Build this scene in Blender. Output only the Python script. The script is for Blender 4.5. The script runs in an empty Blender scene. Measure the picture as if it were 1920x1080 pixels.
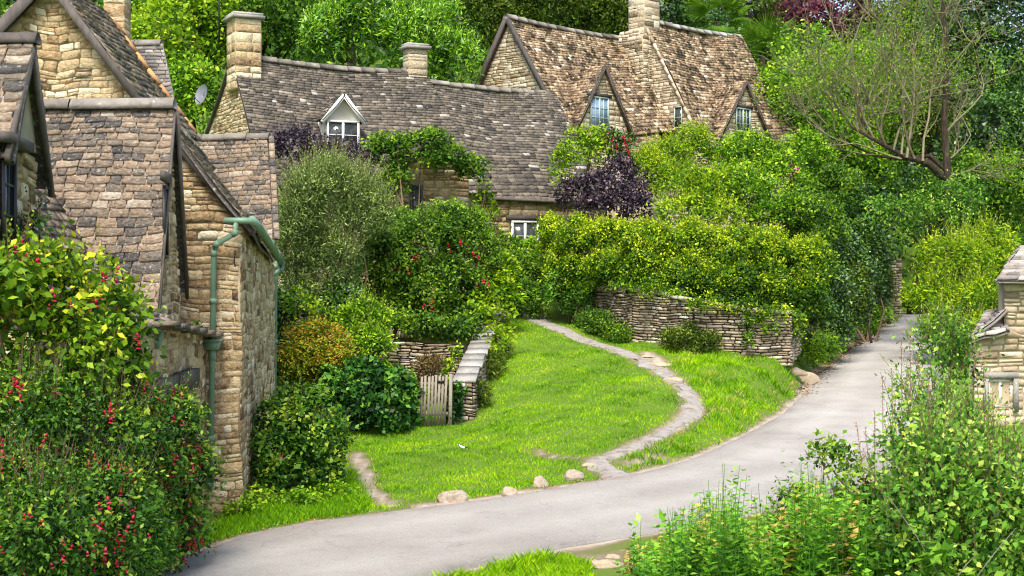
import bpy, math, random
import numpy as np
rng = np.random.default_rng(11)
random.seed(5)
R = math.radians
F = 2667.0; CH = 3.5
SC = bpy.context.scene
COL = SC.collection

def at(px, py, Y):
    return np.array([(px - 960) / F * Y, Y, CH - (py - 540) / F * Y])

def nrm(v):
    v = np.asarray(v, float)
    return v / max(1e-9, np.linalg.norm(v))

def noise3(p, f=1.0, seed=0.0):
    p = np.asarray(p) * f
    x, y, z = p[..., 0] + seed, p[..., 1] + seed * 1.7, p[..., 2] - seed
    return (np.sin(1.7 * x + 1.3 * np.sin(1.9 * y + z)) + np.sin(2.3 * y + 1.1 * np.sin(1.3 * z + 2 * x) + 1.7)
            + np.sin(2.9 * z + 1.2 * np.sin(2.1 * x - y) + .6) + .5 * np.sin(5.1 * x + 3.7 * y + 4.3 * z)) / 3.5

# ---------------------------------------------------------------- mesh builder
class MB:
    def __init__(s):
        s.v = []; s.f = []; s.t = []; s.n = 0; s.arr = []
    def add(s, vs, fs, t=0.5):
        b = s.n
        s.v.extend([tuple(map(float, p)) for p in vs]); s.n += len(vs)
        for f in fs:
            s.f.append([b + i for i in f]); s.t.append(t)
        return b
    def quads(s, V, t):
        """V (n,4,3) loose quads with t (n,)"""
        s.arr.append((np.asarray(V, np.float32), np.asarray(t, np.float32)))
    def hexa(s, c, t=0.5):
        """8 corners: bottom 4 then top 4"""
        s.add(c, [(0, 3, 2, 1), (4, 5, 6, 7), (0, 1, 5, 4), (1, 2, 6, 5), (2, 3, 7, 6), (3, 0, 4, 7)], t)
    def box(s, o, u, v, w, t=0.5):
        o, u, v, w = [np.asarray(q, float) for q in (o, u, v, w)]
        s.hexa([o, o + u, o + u + v, o + v, o + w, o + u + w, o + u + v + w, o + v + w], t)
    def slab(s, A, B, C, D, off, t=0.5):
        """A B C D loop corners; off vector to the other side"""
        off = np.asarray(off, float)
        P = [np.asarray(q, float) for q in (A, B, C, D)]
        s.hexa([p + off for p in P] + P, t)
    def prism(s, loop, off, t=0.5):
        off = np.asarray(off, float); n = len(loop)
        P = [np.asarray(q, float) for q in loop]
        s.add(P + [p + off for p in P], [tuple(range(n)), tuple(range(2 * n - 1, n - 1, -1))] +
              [(i, (i + 1) % n, (i + 1) % n + n, i + n) for i in range(n)], t)
    def tube(s, pts, rad, k=6, t=0.5, cap=True):
        pts = [np.asarray(p, float) for p in pts]
        if not hasattr(rad, '__len__'): rad = [rad] * len(pts)
        vs = []; fs = []
        up = np.array([0.13, 0.21, 0.97])
        for i, p in enumerate(pts):
            d = nrm(pts[min(i + 1, len(pts) - 1)] - pts[max(i - 1, 0)])
            a = np.cross(d, up)
            if np.linalg.norm(a) < .2: a = np.cross(d, [1, .1, 0])
            a = nrm(a); b = np.cross(d, a)
            for j in range(k):
                q = 2 * math.pi * j / k
                vs.append(p + rad[i] * (math.cos(q) * a + math.sin(q) * b))
            if i:
                for j in range(k):
                    j2 = (j + 1) % k
                    fs.append(((i - 1) * k + j, (i - 1) * k + j2, i * k + j2, i * k + j))
        if cap:
            fs.append(tuple(range(k - 1, -1, -1))); fs.append(tuple(range((len(pts) - 1) * k, len(pts) * k)))
        s.add(vs, fs, t)
    def build(s, name, mt, parent=None, smooth=False, origin=None):
        nv = s.n
        V = np.array(s.v, np.float32).reshape(-1, 3)
        lens = [len(f) for f in s.f]
        idx = [i for f in s.f for i in f]
        idx = np.array(idx, np.int32); lens = np.array(lens, np.int32); T = np.array(s.t, np.float32)
        for (A, t) in s.arr:
            n = len(A)
            V = np.concatenate([V, A.reshape(-1, 3)])
            idx = np.concatenate([idx, nv + np.arange(n * 4, dtype=np.int32)])
            lens = np.concatenate([lens, np.full(n, 4, np.int32)])
            T = np.concatenate([T, t]); nv += n * 4
        if parent is not None:
            org = np.array(WL[parent.name])
        elif origin is not None:
            org = np.asarray(origin, float)
        else:
            mn, mx = V.min(0), V.max(0)
            org = np.array([(mn[0] + mx[0]) / 2, (mn[1] + mx[1]) / 2, mn[2]])
        V = V - org.astype(np.float32)
        me = bpy.data.meshes.new(name)
        me.vertices.add(len(V)); me.vertices.foreach_set('co', V.ravel().astype(np.float32))
        me.loops.add(len(idx)); me.loops.foreach_set('vertex_index', idx)
        me.polygons.add(len(lens))
        st = np.concatenate([[0], np.cumsum(lens)[:-1]]).astype(np.int32)
        me.polygons.foreach_set('loop_start', st)
        if smooth: me.polygons.foreach_set('use_smooth', np.ones(len(lens), bool))
        a = me.attributes.new('t', 'FLOAT', 'FACE'); a.data.foreach_set('value', T)
        me.update(calc_edges=True)
        if isinstance(mt, tuple):
            for q in mt: me.materials.append(q)
            me.polygons.foreach_set('material_index', (T >= 9).astype(np.int32))
            T = np.where(T >= 9, T - 10, T).astype(np.float32); a.data.foreach_set('value', T)
        else: me.materials.append(mt)
        o = bpy.data.objects.new(name, me); COL.objects.link(o)
        if parent is not None:
            o.parent = parent; WL[o.name] = org
        else:
            o.location = org; WL[o.name] = org
        return o
WL = {}
def tag(o, label=None, cat=None, group=None, kind=None):
    if label: o['label'] = label
    if cat: o['category'] = cat
    if group: o['group'] = group
    if kind: o['kind'] = kind
    return o
def thing(name, loc, label, cat, group=None):
    o = bpy.data.objects.new(name, None); COL.objects.link(o)
    o.location = loc; o.empty_display_size = .2
    WL[o.name] = np.array([float(q) for q in loc])
    return tag(o, label, cat, group)

# ---------------------------------------------------------------- materials
def ramp(nt, stops):
    r = nt.nodes.new('ShaderNodeValToRGB')
    e = r.color_ramp.elements
    while len(e) < len(stops): e.new(.5)
    for i, (p, c) in enumerate(stops):
        e[i].position = p; e[i].color = (c[0], c[1], c[2], 1)
    return r
def lk(nt, a, b): nt.links.new(a, b)
def mth(nt, op, a, b=None, clamp=False):
    m = nt.nodes.new('ShaderNodeMath'); m.operation = op; m.use_clamp = clamp
    for i, q in enumerate((a, b)):
        if q is None: continue
        if isinstance(q, (int, float)): m.inputs[i].default_value = q
        else: lk(nt, q, m.inputs[i])
    return m.outputs[0]
def mixc(nt, f, a, b):
    m = nt.nodes.new('ShaderNodeMix'); m.data_type = 'RGBA'
    if isinstance(f, (int, float)): m.inputs[0].default_value = f
    else: lk(nt, f, m.inputs[0])
    for i, q in ((6, a), (7, b)):
        if isinstance(q, tuple): m.inputs[i].default_value = (*q[:3], 1)
        else: lk(nt, q, m.inputs[i])
    return m.outputs[2]
def mat(name, stops, nscale=3.0, namt=.3, rough=.8, patches=(), bump=None, trans=0.0, spec=.3, tamt=1.0, metal=0.0, stretch=None, attr='t'):
    m = bpy.data.materials.new(name); m.use_nodes = True; nt = m.node_tree; nt.nodes.clear()
    out = nt.nodes.new('ShaderNodeOutputMaterial')
    geo = nt.nodes.new('ShaderNodeNewGeometry')
    pos = geo.outputs['Position']
    if stretch:
        vm = nt.nodes.new('ShaderNodeVectorMath'); vm.operation = 'MULTIPLY'; lk(nt, pos, vm.inputs[0]); vm.inputs[1].default_value = stretch
        pos = vm.outputs[0]
    at_ = nt.nodes.new('ShaderNodeAttribute'); at_.attribute_name = attr
    def noise(sc, det=5, rg=.6):
        n = nt.nodes.new('ShaderNodeTexNoise'); n.inputs['Scale'].default_value = sc; n.inputs['Detail'].default_value = det
        n.inputs['Roughness'].default_value = rg; lk(nt, pos, n.inputs['Vector']); return n.outputs[0]
    f = at_.outputs['Fac']
    if tamt != 1.0: f = mth(nt, 'ADD', mth(nt, 'MULTIPLY', f, tamt), (1 - tamt) * .5)
    if namt: f = mth(nt, 'ADD', f, mth(nt, 'MULTIPLY', mth(nt, 'SUBTRACT', noise(nscale), .5), namt * 2), True)
    rp = ramp(nt, stops); lk(nt, f, rp.inputs[0]); c = rp.outputs[0]
    for (sc, lo, hi, colr, amt) in patches:
        k = nt.nodes.new('ShaderNodeMapRange'); k.clamp = True
        lk(nt, noise(sc, 6, .65), k.inputs[0]); k.inputs[1].default_value = lo; k.inputs[2].default_value = hi; k.inputs[4].default_value = amt
        c = mixc(nt, k.outputs[0], c, colr)
    p = nt.nodes.new('ShaderNodeBsdfPrincipled'); lk(nt, c, p.inputs['Base Color'])
    p.inputs['Roughness'].default_value = rough; p.inputs['Specular IOR Level'].default_value = spec; p.inputs['Metallic'].default_value = metal
    if bump:
        b = nt.nodes.new('ShaderNodeBump'); b.inputs['Strength'].default_value = bump[1]; b.inputs['Distance'].default_value = bump[2]
        lk(nt, noise(bump[0], 7, .65), b.inputs['Height']); lk(nt, b.outputs[0], p.inputs['Normal'])
    if trans:
        tb = nt.nodes.new('ShaderNodeBsdfTranslucent'); lk(nt, c, tb.inputs[0])
        ms = nt.nodes.new('ShaderNodeMixShader'); ms.inputs[0].default_value = trans
        lk(nt, p.outputs[0], ms.inputs[1]); lk(nt, tb.outputs[0], ms.inputs[2]); lk(nt, ms.outputs[0], out.inputs[0])
    else: lk(nt, p.outputs[0], out.inputs[0])
    return m
def flat(name, c, rough=.6, spec=.4, metal=0.0, var=.12, nscale=6, bump=None):
    a = tuple(q * (1 - var) for q in c); b = tuple(min(1, q * (1 + var)) for q in c)
    return mat(name, [(0, a), (1, b)], nscale, .5, rough, (), bump, 0, spec, 1, metal)
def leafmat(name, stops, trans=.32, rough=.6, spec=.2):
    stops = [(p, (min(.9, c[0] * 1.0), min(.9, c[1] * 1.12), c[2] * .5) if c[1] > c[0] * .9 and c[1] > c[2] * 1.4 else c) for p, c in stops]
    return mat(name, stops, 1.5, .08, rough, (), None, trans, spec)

MS_HONEY = mat('honey_stone', [(0, (.13, .08, .038)), (.25, (.33, .22, .11)), (.5, (.48, .355, .19)), (.75, (.58, .465, .285)), (1, (.72, .63, .46))],
               13, .6, .9, [(2.2, .56, .7, (.33, .31, .27), .5), (14, .60, .70, (.10, .08, .06), .65), (3.5, .62, .74, (.55, .30, .09), .5), (22, .62, .7, (.72, .68, .6), .5)], (22, 1, .05))
MS_GREY = mat('weathered_stone', [(0, (.12, .09, .055)), (.3, (.32, .25, .155)), (.6, (.48, .395, .265)), (1, (.68, .60, .46))],
              13, .58, .92, [(3, .58, .7, (.18, .17, .13), .6), (16, .6, .7, (.62, .60, .54), .5), (6, .64, .74, (.10, .085, .06), .7), (2.6, .62, .74, (.45, .27, .10), .45)], (22, 1, .05))
MS_FAR = mat('pale_limestone', [(0, (.20, .15, .09)), (.5, (.40, .325, .215)), (1, (.58, .51, .385))], 9, .5, .9,
             [(1.6, .55, .72, (.42, .39, .33), .6), (9, .6, .72, (.22, .17, .11), .5), (2.5, .66, .78, (.60, .36, .13), .5)], (14, .6, .03))
M_MORTAR = mat('lime_mortar', [(0, (.26, .20, .12)), (1, (.48, .39, .26))], 7, .5, .95, [(3, .55, .7, (.2, .17, .12), .5)], (30, .5, .02))
M_GAP = mat('dark_joint', [(0, (.055, .045, .03)), (1, (.13, .105, .07))], 7, .5, .95)
M_COPE = mat('coping_stone', [(0, (.14, .125, .10)), (.5, (.25, .235, .205)), (1, (.40, .38, .34))], 5, .35, .9,
             [(4, .6, .7, (.16, .15, .11), .6), (11, .6, .7, (.75, .73, .68), .6)], (20, .7, .02))
M_RIDGE = mat('lichened_ridge_stone', [(0, (.09, .08, .065)), (.5, (.19, .17, .14)), (1, (.34, .31, .27))], 5, .35, .9,
             [(4, .55, .68, (.10, .095, .06), .6), (11, .62, .7, (.55, .53, .48), .6)], (20, .7, .02))
M_BOULDER = mat('boulder_stone', [(0, (.14, .105, .07)), (.5, (.33, .27, .20)), (1, (.50, .44, .36))], 9, .6, .9, [(7, .56, .68, (.13, .10, .07), .6), (24, .6, .7, (.09, .075, .05), .6), (3, .6, .75, (.26, .20, .13), .5)], (14, 1, .06))
MT_NEAR = mat('brown_stone_slate', [(0, (.060, .055, .050)), (.22, (.125, .112, .10)), (.4, (.20, .165, .125)), (.6, (.31, .225, .15)), (.8, (.39, .30, .21)), (1, (.52, .45, .36))],
              14, .55, .88, [(7, .60, .66, (.055, .05, .045), .8), (15, .585, .65, (.50, .48, .44), .8), (2, .55, .7, (.085, .075, .05), .5)], (22, 1, .05))
MT_COT = mat('grey_stone_slate', [(0, (.036, .033, .029)), (.35, (.092, .080, .066)), (.65, (.155, .128, .098)), (.85, (.22, .185, .14)), (1, (.42, .39, .35))],
             3, .25, .88, [(4.5, .58, .66, (.035, .032, .028), .7), (1.2, .56, .7, (.10, .085, .045), .55), (9, .67, .71, (.55, .54, .52), .8)], (16, .7, .03))
MT_FAR = mat('tawny_stone_slate', [(0, (.12, .075, .045)), (.3, (.22, .155, .095)), (.6, (.42, .295, .175)), (.85, (.58, .45, .30)), (1, (.76, .68, .55))],
             3, .25, .88, [(2.4, .53, .58, (.045, .034, .020), .92), (6.5, .55, .60, (.06, .043, .025), .85), (7, .66, .71, (.62, .58, .52), .7)], (14, .8, .04))
MT_GREYFAR = mat('pale_stone_slate', [(0, (.12, .11, .10)), (.5, (.27, .24, .21)), (1, (.45, .41, .36))], 5, .3, .88, [(6, .6, .68, (.09, .08, .06), .6)], (20, .7, .02))
M_TIMBER = mat('weathered_timber', [(0, (.035, .03, .028)), (.5, (.085, .072, .062)), (1, (.16, .14, .12))], 12, .5, .8, [], (40, .5, .01), stretch=(1, 1, .3))
M_GATE = mat('grey_gate_wood', [(0, (.13, .11, .08)), (.5, (.23, .20, .155)), (1, (.33, .295, .235))], 14, .4, .85, [], (40, .5, .008), stretch=(1, 1, .15))
M_PIPE = flat('green_pipe_paint', (.135, .225, .15), .55, .4, 0, .35, 5)
M_WHITE = flat('white_paint', (.72, .72, .68), .5, .5, 0, .06)
M_RENDER = flat('pale_render', (.56, .53, .46), .9, .2, 0, .12, 4)
M_BLUEFR = flat('sage_paint', (.34, .42, .36), .5, .4, 0, .08)
M_IRON = flat('black_iron', (.02, .02, .022), .5, .5, .3)
M_DISH = flat('dish_grey', (.15, .16, .18), .5, .5, .1, .05)
M_BARK = mat('brown_bark', [(0, (.014, .010, .008)), (.5, (.042, .027, .019)), (1, (.12, .085, .06))], 12, .7, .9, [(4, .55, .68, (.12, .12, .06), .6)], (16, 1, .05), stretch=(1, 1, .3))
M_TWIG = mat('mossy_twig', [(0, (.085, .068, .04)), (1, (.30, .26, .16))], 6, .5, .9, [(2, .5, .6, (.19, .20, .07), .6)])
M_STEM = mat('brown_stem', [(0, (.07, .045, .025)), (1, (.22, .14, .08))], 8, .5, .9)
def glassmat(name, c):
    m = bpy.data.materials.new(name); m.use_nodes = True; nt = m.node_tree
    p = nt.nodes['Principled BSDF']
    ge = nt.nodes.new('ShaderNodeNewGeometry'); n = nt.nodes.new('ShaderNodeTexNoise'); n.inputs['Scale'].default_value = 1.3
    lk(nt, ge.outputs['Position'], n.inputs['Vector'])
    rp = ramp(nt, [(.35, tuple(q * .5 for q in c)), (.65, c)]); lk(nt, n.outputs[0], rp.inputs[0]); lk(nt, rp.outputs[0], p.inputs['Base Color'])
    p.inputs['Roughness'].default_value = .06; p.inputs['Specular IOR Level'].default_value = .35
    return m
M_GLASS = glassmat('window_glass', (.05, .06, .06))
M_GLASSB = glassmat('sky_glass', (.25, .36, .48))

# ---------------------------------------------------------------- stone laying
def span(poly, b):
    xs = []
    n = len(poly)
    for i in range(n):
        (a0, b0), (a1, b1) = poly[i], poly[(i + 1) % n]
        if (b0 <= b < b1) or (b1 <= b < b0):
            xs.append(a0 + (a1 - a0) * (b - b0) / (b1 - b0))
    xs.sort()
    return [(xs[i], xs[i + 1]) for i in range(0, len(xs) - 1, 2)]
def lay(mb, O, u, v, poly, holes=(), ch=(.09, .17), cl=(.16, .45), gap=.012, proud=.03, seed=1, warp=.012, tb=0.0, rnd=.13):
    """rubble stones over polygon (a,b) metres on plane O+a*u+b*v; normal = u x v"""
    rd = random.Random(seed)
    O = np.asarray(O, float); u = nrm(u); v = nrm(v); n = nrm(np.cross(u, v))
    bmin = min(p[1] for p in poly); bmax = max(p[1] for p in poly)
    def W(a, b, d):
        return O + u * (a + warp * math.sin(3.1 * b + 1.3 * a)) + v * (b + warp * math.sin(2.7 * a + seed) + warp * .6 * math.sin(7.1 * a + b)) + n * d
    b = bmin
    while b < bmax - .02:
        h = rd.uniform(*ch)
        b1 = min(b + h, bmax)
        if bmax - b1 < ch[0] * .5: b1 = bmax
        mid = (b + b1) / 2
        for (A, B) in span(poly, mid):
            ivs = [(A, B)]
            for (h0, k0, h1, k1) in holes:
                if k0 < mid < k1:
                    nx = []
                    for (p, q) in ivs:
                        if h1 <= p or h0 >= q: nx.append((p, q)); continue
                        if h0 > p: nx.append((p, h0))
                        if h1 < q: nx.append((h1, q))
                    ivs = nx
            lo = span(poly, b + 1e-4); hi = span(poly, b1 - 1e-4)
            for (p, q) in ivs:
                if q - p < .03: continue
                a = p
                while a < q - 1e-3:
                    a1 = a + rd.uniform(*cl) * (1.25 if h > (ch[0] + ch[1]) / 2 else .9)
                    if q - a1 < cl[0] * .7: a1 = q
                    al0, al1, ah0, ah1 = a, a1, a, a1
                    if a == A:
                        if lo: al0 = min(lo, key=lambda s: abs(s[0] - A))[0]
                        if hi: ah0 = min(hi, key=lambda s: abs(s[0] - A))[0]
                    if a1 == B:
                        if lo: al1 = min(lo, key=lambda s: abs(s[1] - B))[1]
                        if hi: ah1 = min(hi, key=lambda s: abs(s[1] - B))[1]
                    g = gap
                    w = a1 - a; hh = b1 - b
                    jt = lambda s: rd.uniform(-s, s)
                    pr = proud * rd.uniform(.5, 1.35); e = min(.035, .28 * min(w, hh))
                    pr = proud * rd.uniform(.5, 1.35)
                    subs = [(b, b1)]
                    if w > .16 and hh > .085 and rd.random() < .28: zz = b + hh * rd.uniform(.35, .65); subs = [(b, zz), (zz, b1)]
                    hb, hhh = b, hh
                    for (bb0, bb1) in subs:
                        kk0, kk1 = (bb0 - hb) / hhh, (bb1 - hb) / hhh
                        def P(s, t_, d, jx=0, jy=0):
                            tq = kk0 + (kk1 - kk0) * t_
                            aa = (al0 + (ah0 - al0) * tq) * (1 - s) + (al1 + (ah1 - al1) * tq) * s
                            return W(aa + jx, hb + hhh * tq + jy, d)
                        h2 = bb1 - bb0; e = min(.035, .28 * min(w, h2))
                        gs = g / max(w, .02); gt = g / max(h2, .02); es = e / max(w, .02); et = e / max(h2, .02)
                        r = rnd * rd.uniform(.6, 1.6) * min(w, h2); rs = min(.3, r / w); rt = min(.35, r / h2)
                        S = [(gs + rs, gt), (1 - gs - rs, gt), (1 - gs, gt + rt), (1 - gs, 1 - gt - rt), (1 - gs - rs, 1 - gt), (gs + rs, 1 - gt), (gs, 1 - gt - rt), (gs, gt + rt)]
                        jj = min(.012, .08 * h2)
                        ring0 = [P(s_, t_, -.012 if proud > .03 else -.003, jt(jj), jt(jj)) for s_, t_ in S]
                        ring1 = [P(s_ + (.5 - s_) * min(.4, es * .55), t_ + (.5 - t_) * min(.5, et * .55), pr * rd.uniform(.6, 1.15), jt(jj), jt(jj)) for s_, t_ in S]
                        cen = P(.5 + jt(.2), .5 + jt(.15), pr * rd.uniform(.8, 1.3))
                        vs = ring0 + ring1 + [cen]
                        fs = [(i, (i + 1) % 8, 8 + (i + 1) % 8, 8 + i) for i in range(8)] + [(8 + i, 8 + (i + 1) % 8, 16) for i in range(8)]
                        mb.add(vs, fs, min(1, max(0, rd.gauss(.5 + tb, .25))))
                    a = a1
        b = b1
def plane_poly(mb, O, u, v, poly, thick, off=0.0, t=.5):
    O = np.asarray(O, float); u = nrm(u); v = nrm(v); n = nrm(np.cross(u, v))
    mb.prism([O + u * a + v * b + n * off for a, b in poly], -n * thick, t)

# ---------------------------------------------------------------- stone slates
def bil(A, B, C, D, s, t): return (A * (1 - s) + B * s) * (1 - t) + (C * (1 - s) + D * s) * t
def tiles(mb, A, B, C, D, e0, e1, tw, th=.022, sag=0.0, bell=0.0, seed=1, deck=.07, rough=1.0, cols=None, wob=.015):
    """A,B = ridge left,right ; C,D = eave left,right"""
    rd = random.Random(seed)
    A, B, C, D = [np.asarray(q, float) for q in (A, B, C, D)]
    n0 = nrm(np.cross(B - A, C - A));
    if n0[2] < 0: n0 = -n0
    L = (np.linalg.norm(C - A) + np.linalg.norm(D - B)) / 2
    def P(s, t, l=0.0):
        p = bil(A, B, C, D, s, t)
        d = -sag * 4 * s * (1 - s) + wob * math.sin(s * 9 + t * 5 + seed) + wob * math.sin(s * 3.1 - t * 7 + 2 * seed) + bell * (t ** 3) - bell * .9 * t * t * (1 - t) * 2
        return p + n0 * (l + d) 
    ys = [0.0]
    while ys[-1] < L:
        ys.append(ys[-1] + (e0 + (e1 - e0) * ys[-1] / L) * rd.uniform(.88, 1.12))
    k = L / ys[-1]; ys = [y * k for y in ys]
    for i in range(len(ys) - 1):
        t0 = max(0, (ys[i] - .6 * (ys[i + 1] - ys[i])) / L); t1 = ys[i + 1] / L
        wd = np.linalg.norm((B - A) * (1 - t1) + (D - C) * t1)
        grade = .75 + .5 * t1
        x = -rd.uniform(0, .5) * tw
        ex = (ys[i + 1] - ys[i])
        ph = rd.uniform(0, 6)
        while x < wd:
            w = tw * grade * rd.uniform(.55, 1.5)
            x0, x1 = max(0, x), min(wd, x + w)
            if wd - x1 < .06 * tw + .02: x1 = wd
            if x1 - x0 > .03:
                g = .006 * rough
                s0, s1 = (x0 + g) / wd, (x1 - g) / wd
                l1 = th * rd.uniform(.9, 1.5) + .014; l0 = .004
                j = ex / L * .13 * rough
                row = ex / L * .10 * math.sin(x * 1.3 + ph)
                ta, tb_, tm = t1 + row + rd.uniform(-j, j), t1 + row + rd.uniform(-j, j), t1 + row + rd.uniform(-j, j) * .6 + j * .3
                tilt = rd.uniform(-.006, .006) * rough
                ds = (s1 - s0) * .02
                a0 = P(s0, t0, l0); a1 = P(s1, t0, l0)
                b0 = P(s0 + ds, ta, l1 + tilt); b1 = P(s1 - ds, tb_, l1 - tilt); bm = P((s0 + s1) / 2, tm, l1 + rd.uniform(0, .005))
                c0 = P(s0 + ds, ta, l1 + tilt - th * 1.25); c1 = P(s1 - ds, tb_, l1 - tilt - th * 1.25); cm = P((s0 + s1) / 2, tm, l1 - th * 1.25)
                mb.add([a0, a1, b1, bm, b0, c0, cm, c1], [(0, 4, 3, 2, 1), (4, 5, 6, 3), (3, 6, 7, 2), (0, 5, 4), (1, 2, 7)], min(1, max(0, rd.gauss(.5, .21))))
            x = x + w
    # deck
    m = 14; lo = -.02; g_ = []
    for q in range(m + 1):
        for r_ in range(m + 1): g_.append(P(q / m, r_ / m * .995, lo))
    ng = len(g_)
    for q in range(m + 1):
        for r_ in range(m + 1): g_.append(P(q / m, r_ / m * .995, -deck))
    fs = []; I = lambda q, r_: q * (m + 1) + r_
    for q in range(m):
        for r_ in range(m):
            f = (I(q, r_), I(q + 1, r_), I(q + 1, r_ + 1), I(q, r_ + 1)); fs.append(f[::-1]); fs.append(tuple(i + ng for i in f))
        for e in (0, m): fs.append((I(q, e), I(q + 1, e), I(q + 1, e) + ng, I(q, e) + ng)); fs.append((I(e, q), I(e, q + 1), I(e, q + 1) + ng, I(e, q) + ng))
    mb.add(g_, fs, .2)
    return P
def ridge(mb, A, B, w=.13, seglen=.5, seed=1, sag=0.0):
    rd = random.Random(seed)
    A = np.asarray(A, float); B = np.asarray(B, float)
    L = np.linalg.norm(B - A); n = max(1, int(L / seglen)); d = (B - A) / n
    dn = nrm(B - A); sd = nrm(np.cross(dn, [0, 0, 1]))
    for i in range(n):
        o = A + d * i; s_ = (i + .5) / n
        o = o + np.array([0, 0, -sag * 4 * s_ * (1 - s_) + rd.uniform(-.008, .012)])
        ww = w * rd.uniform(.92, 1.08)
        prof = [(-ww, -ww * .9), (-ww * .85, -ww * .35), (-ww * .3, ww * .32), (ww * .3, ww * .32), (ww * .85, -ww * .35), (ww, -ww * .9)]
        lp = [o + sd * a + np.array([0, 0, 1]) * b for a, b in prof]
        mb.prism(lp, d * .985, min(1, max(0, rd.gauss(.55, .2))))

def window(parent, O, u, v, w, h, cols=2, rows=2, fm=None, gm=None, fw=.05, bar=.022, proud=.04, split=None, name='window'):
    """frame + pane on plane; O lower-left corner"""
    O = np.asarray(O, float); u = nrm(u); v = nrm(v); n = nrm(np.cross(u, v))
    f = MB(); b0 = .003
    f.box(O + n * b0, u * w, v * fw, n * proud); f.box(O + v * (h - fw) + n * b0, u * w, v * fw, n * proud)
    f.box(O + v * fw + n * b0, u * fw, v * (h - 2 * fw), n * proud); f.box(O + u * (w - fw) + v * fw + n * b0, u * fw, v * (h - 2 * fw), n * proud)
    iw = w - 2 * fw; ih = h - 2 * fw
    nm = split or 1
    cw = iw / nm
    for k in range(1, nm):
        f.box(O + u * (fw + k * cw - fw * .6) + v * fw + n * (b0 - .001), u * fw * 1.2, v * ih, n * proud * .95)
    for k in range(nm):
        for c in range(1, cols):
            f.box(O + u * (fw + k * cw + cw * c / cols - bar / 2) + v * fw + n * (b0 - .002), u * bar, v * ih, n * proud * .7)
        for r_ in range(1, rows):
            f.box(O + u * (fw + k * cw) + v * (fw + ih * r_ / rows - bar / 2) + n * (b0 - .002), u * cw, v * bar, n * proud * .66)
    fo = f.build(name, fm or M_WHITE, parent)
    g = MB(); g.box(O + u * fw * .8 + v * fw * .8 + n * .004, u * (w - 1.6 * fw), v * (h - 1.6 * fw), n * .008)
    return fo, g
# ---------------------------------------------------------------- terrain
def gz(px, py, z):  # point on flat-ish ground given height
    Y = (CH - z) * F / (py - 540); return ((px - 960) / F * Y, Y, z)
def resample(P, n):
    s = np.concatenate([[0], np.cumsum(np.linalg.norm(np.diff(P[:, :2], axis=0), axis=1))]); q = np.linspace(0, s[-1], n)
    return np.stack([np.interp(q, s, P[:, k]) for k in range(P.shape[1])], 1)
LEc = [(150, 1130, 0), (300, 1068, 0), (400, 1022, 0), (500, 992, .02), (620, 975, .05), (720, 962, .08), (860, 947, .1), (960, 934, .13), (1060, 914, .18),
       (1130, 904, .22), (1200, 890, .28), (1300, 862, .36), (1400, 815, .52), (1470, 775, .68), (1500, 745, .8), (1522, 712, .98), (1560, 680, 1.2), (1612, 640, 1.5), (1662, 605, 1.9), (1698, 585, 2.2)]
LE = np.array([gz(*c) for c in LEc])
LE = np.vstack([[(-7.5, 13.5, 0)], [(-9, 9, 0)], LE])[[1, 0] + list(range(2, len(LE) + 2))]
RE = np.array([(-5.5, 8, 0), (-4.2, 12, 0), (-2.6, 15.4, 0), (-.97, 17.3, 0), (.35, 18.4, .03), (1.7, 19.4, .08), (3.4, 20.5, .15), (5.4, 22.6, .24), (7.4, 26.0, .38),
               (8.9, 30, .6), (10.5, 34, .78), (11.6, 38, .98), (13.0, 43, 1.2), (16.1, 52.5, 1.5), (20.1, 64.5, 1.9), (24.0, 76, 2.2)])
PATHc = [(975, 592, 43), (1010, 602, 41), (1040, 614, 39.6), (1080, 632, 38.2), (1120, 645, 37.2), (1160, 657, 36.2), (1200, 674, 35), (1235, 692, 33.8), (1262, 712, 32.6), (1290, 735, 31.4), (1303, 758, 30.4),
         (1292, 782, 29.3), (1255, 806, 28.2), (1205, 832, 27), (1150, 853, 26.1), (1115, 866, 25.5), (1140, 884, 24.8), (1180, 898, 24.2)]
PATH = np.array([at(*c) for c in PATHc])
PW = np.array([.6, .5, .36, .30, .27, .26, .22, .18, .2, .21, .2, .18, .15, .14, .17, .26, .34, .42]) 
for _i in range(len(RE)):
    _j = np.argmin(np.hypot(LE[:, 0] - RE[_i, 0], LE[:, 1] - RE[_i, 1]))
    _lr = resample(LE, 400); _j = np.argmin(np.hypot(_lr[:, 0] - RE[_i, 0], _lr[:, 1] - RE[_i, 1])); RE[_i, 2] = _lr[_j, 2] - .03
G = [tuple(p) for p in LE] + [tuple(p) for p in RE] + [tuple((LE[i] * .5 + RE[j] * .5)) for i, j in ((10, 6), (13, 8), (15, 10), (17, 12), (18, 13), (20, 15)) if i < len(LE)] + [tuple(p) for p in PATH]
for c in [(810, 815, 30.4), (700, 832, 29.4), (760, 880, 26), (690, 900, 25), (900, 870, 26.2), (950, 842, 27.2), (1000, 800, 29), (1060, 760, 30.8), (1120, 720, 32.6), (1180, 700, 33.8),
          (900, 790, 31.2), (925, 735, 33), (950, 680, 35.2), (985, 635, 37.8), (1050, 660, 36.6), (1000, 700, 34.4), (940, 760, 32),
          (1330, 690, 34), (1380, 690, 34.2), (1440, 700, 34.4), (1470, 715, 34.6), (1350, 760, 31), (1400, 760, 31.2), (1250, 850, 26.4), (1480, 690, 36),
          (1100, 600, 41), (1180, 641, 38), (1300, 655, 36.6), (1400, 662, 36.2), (1478, 668, 36.4)]:
    G.append(tuple(at(*c)))
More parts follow.
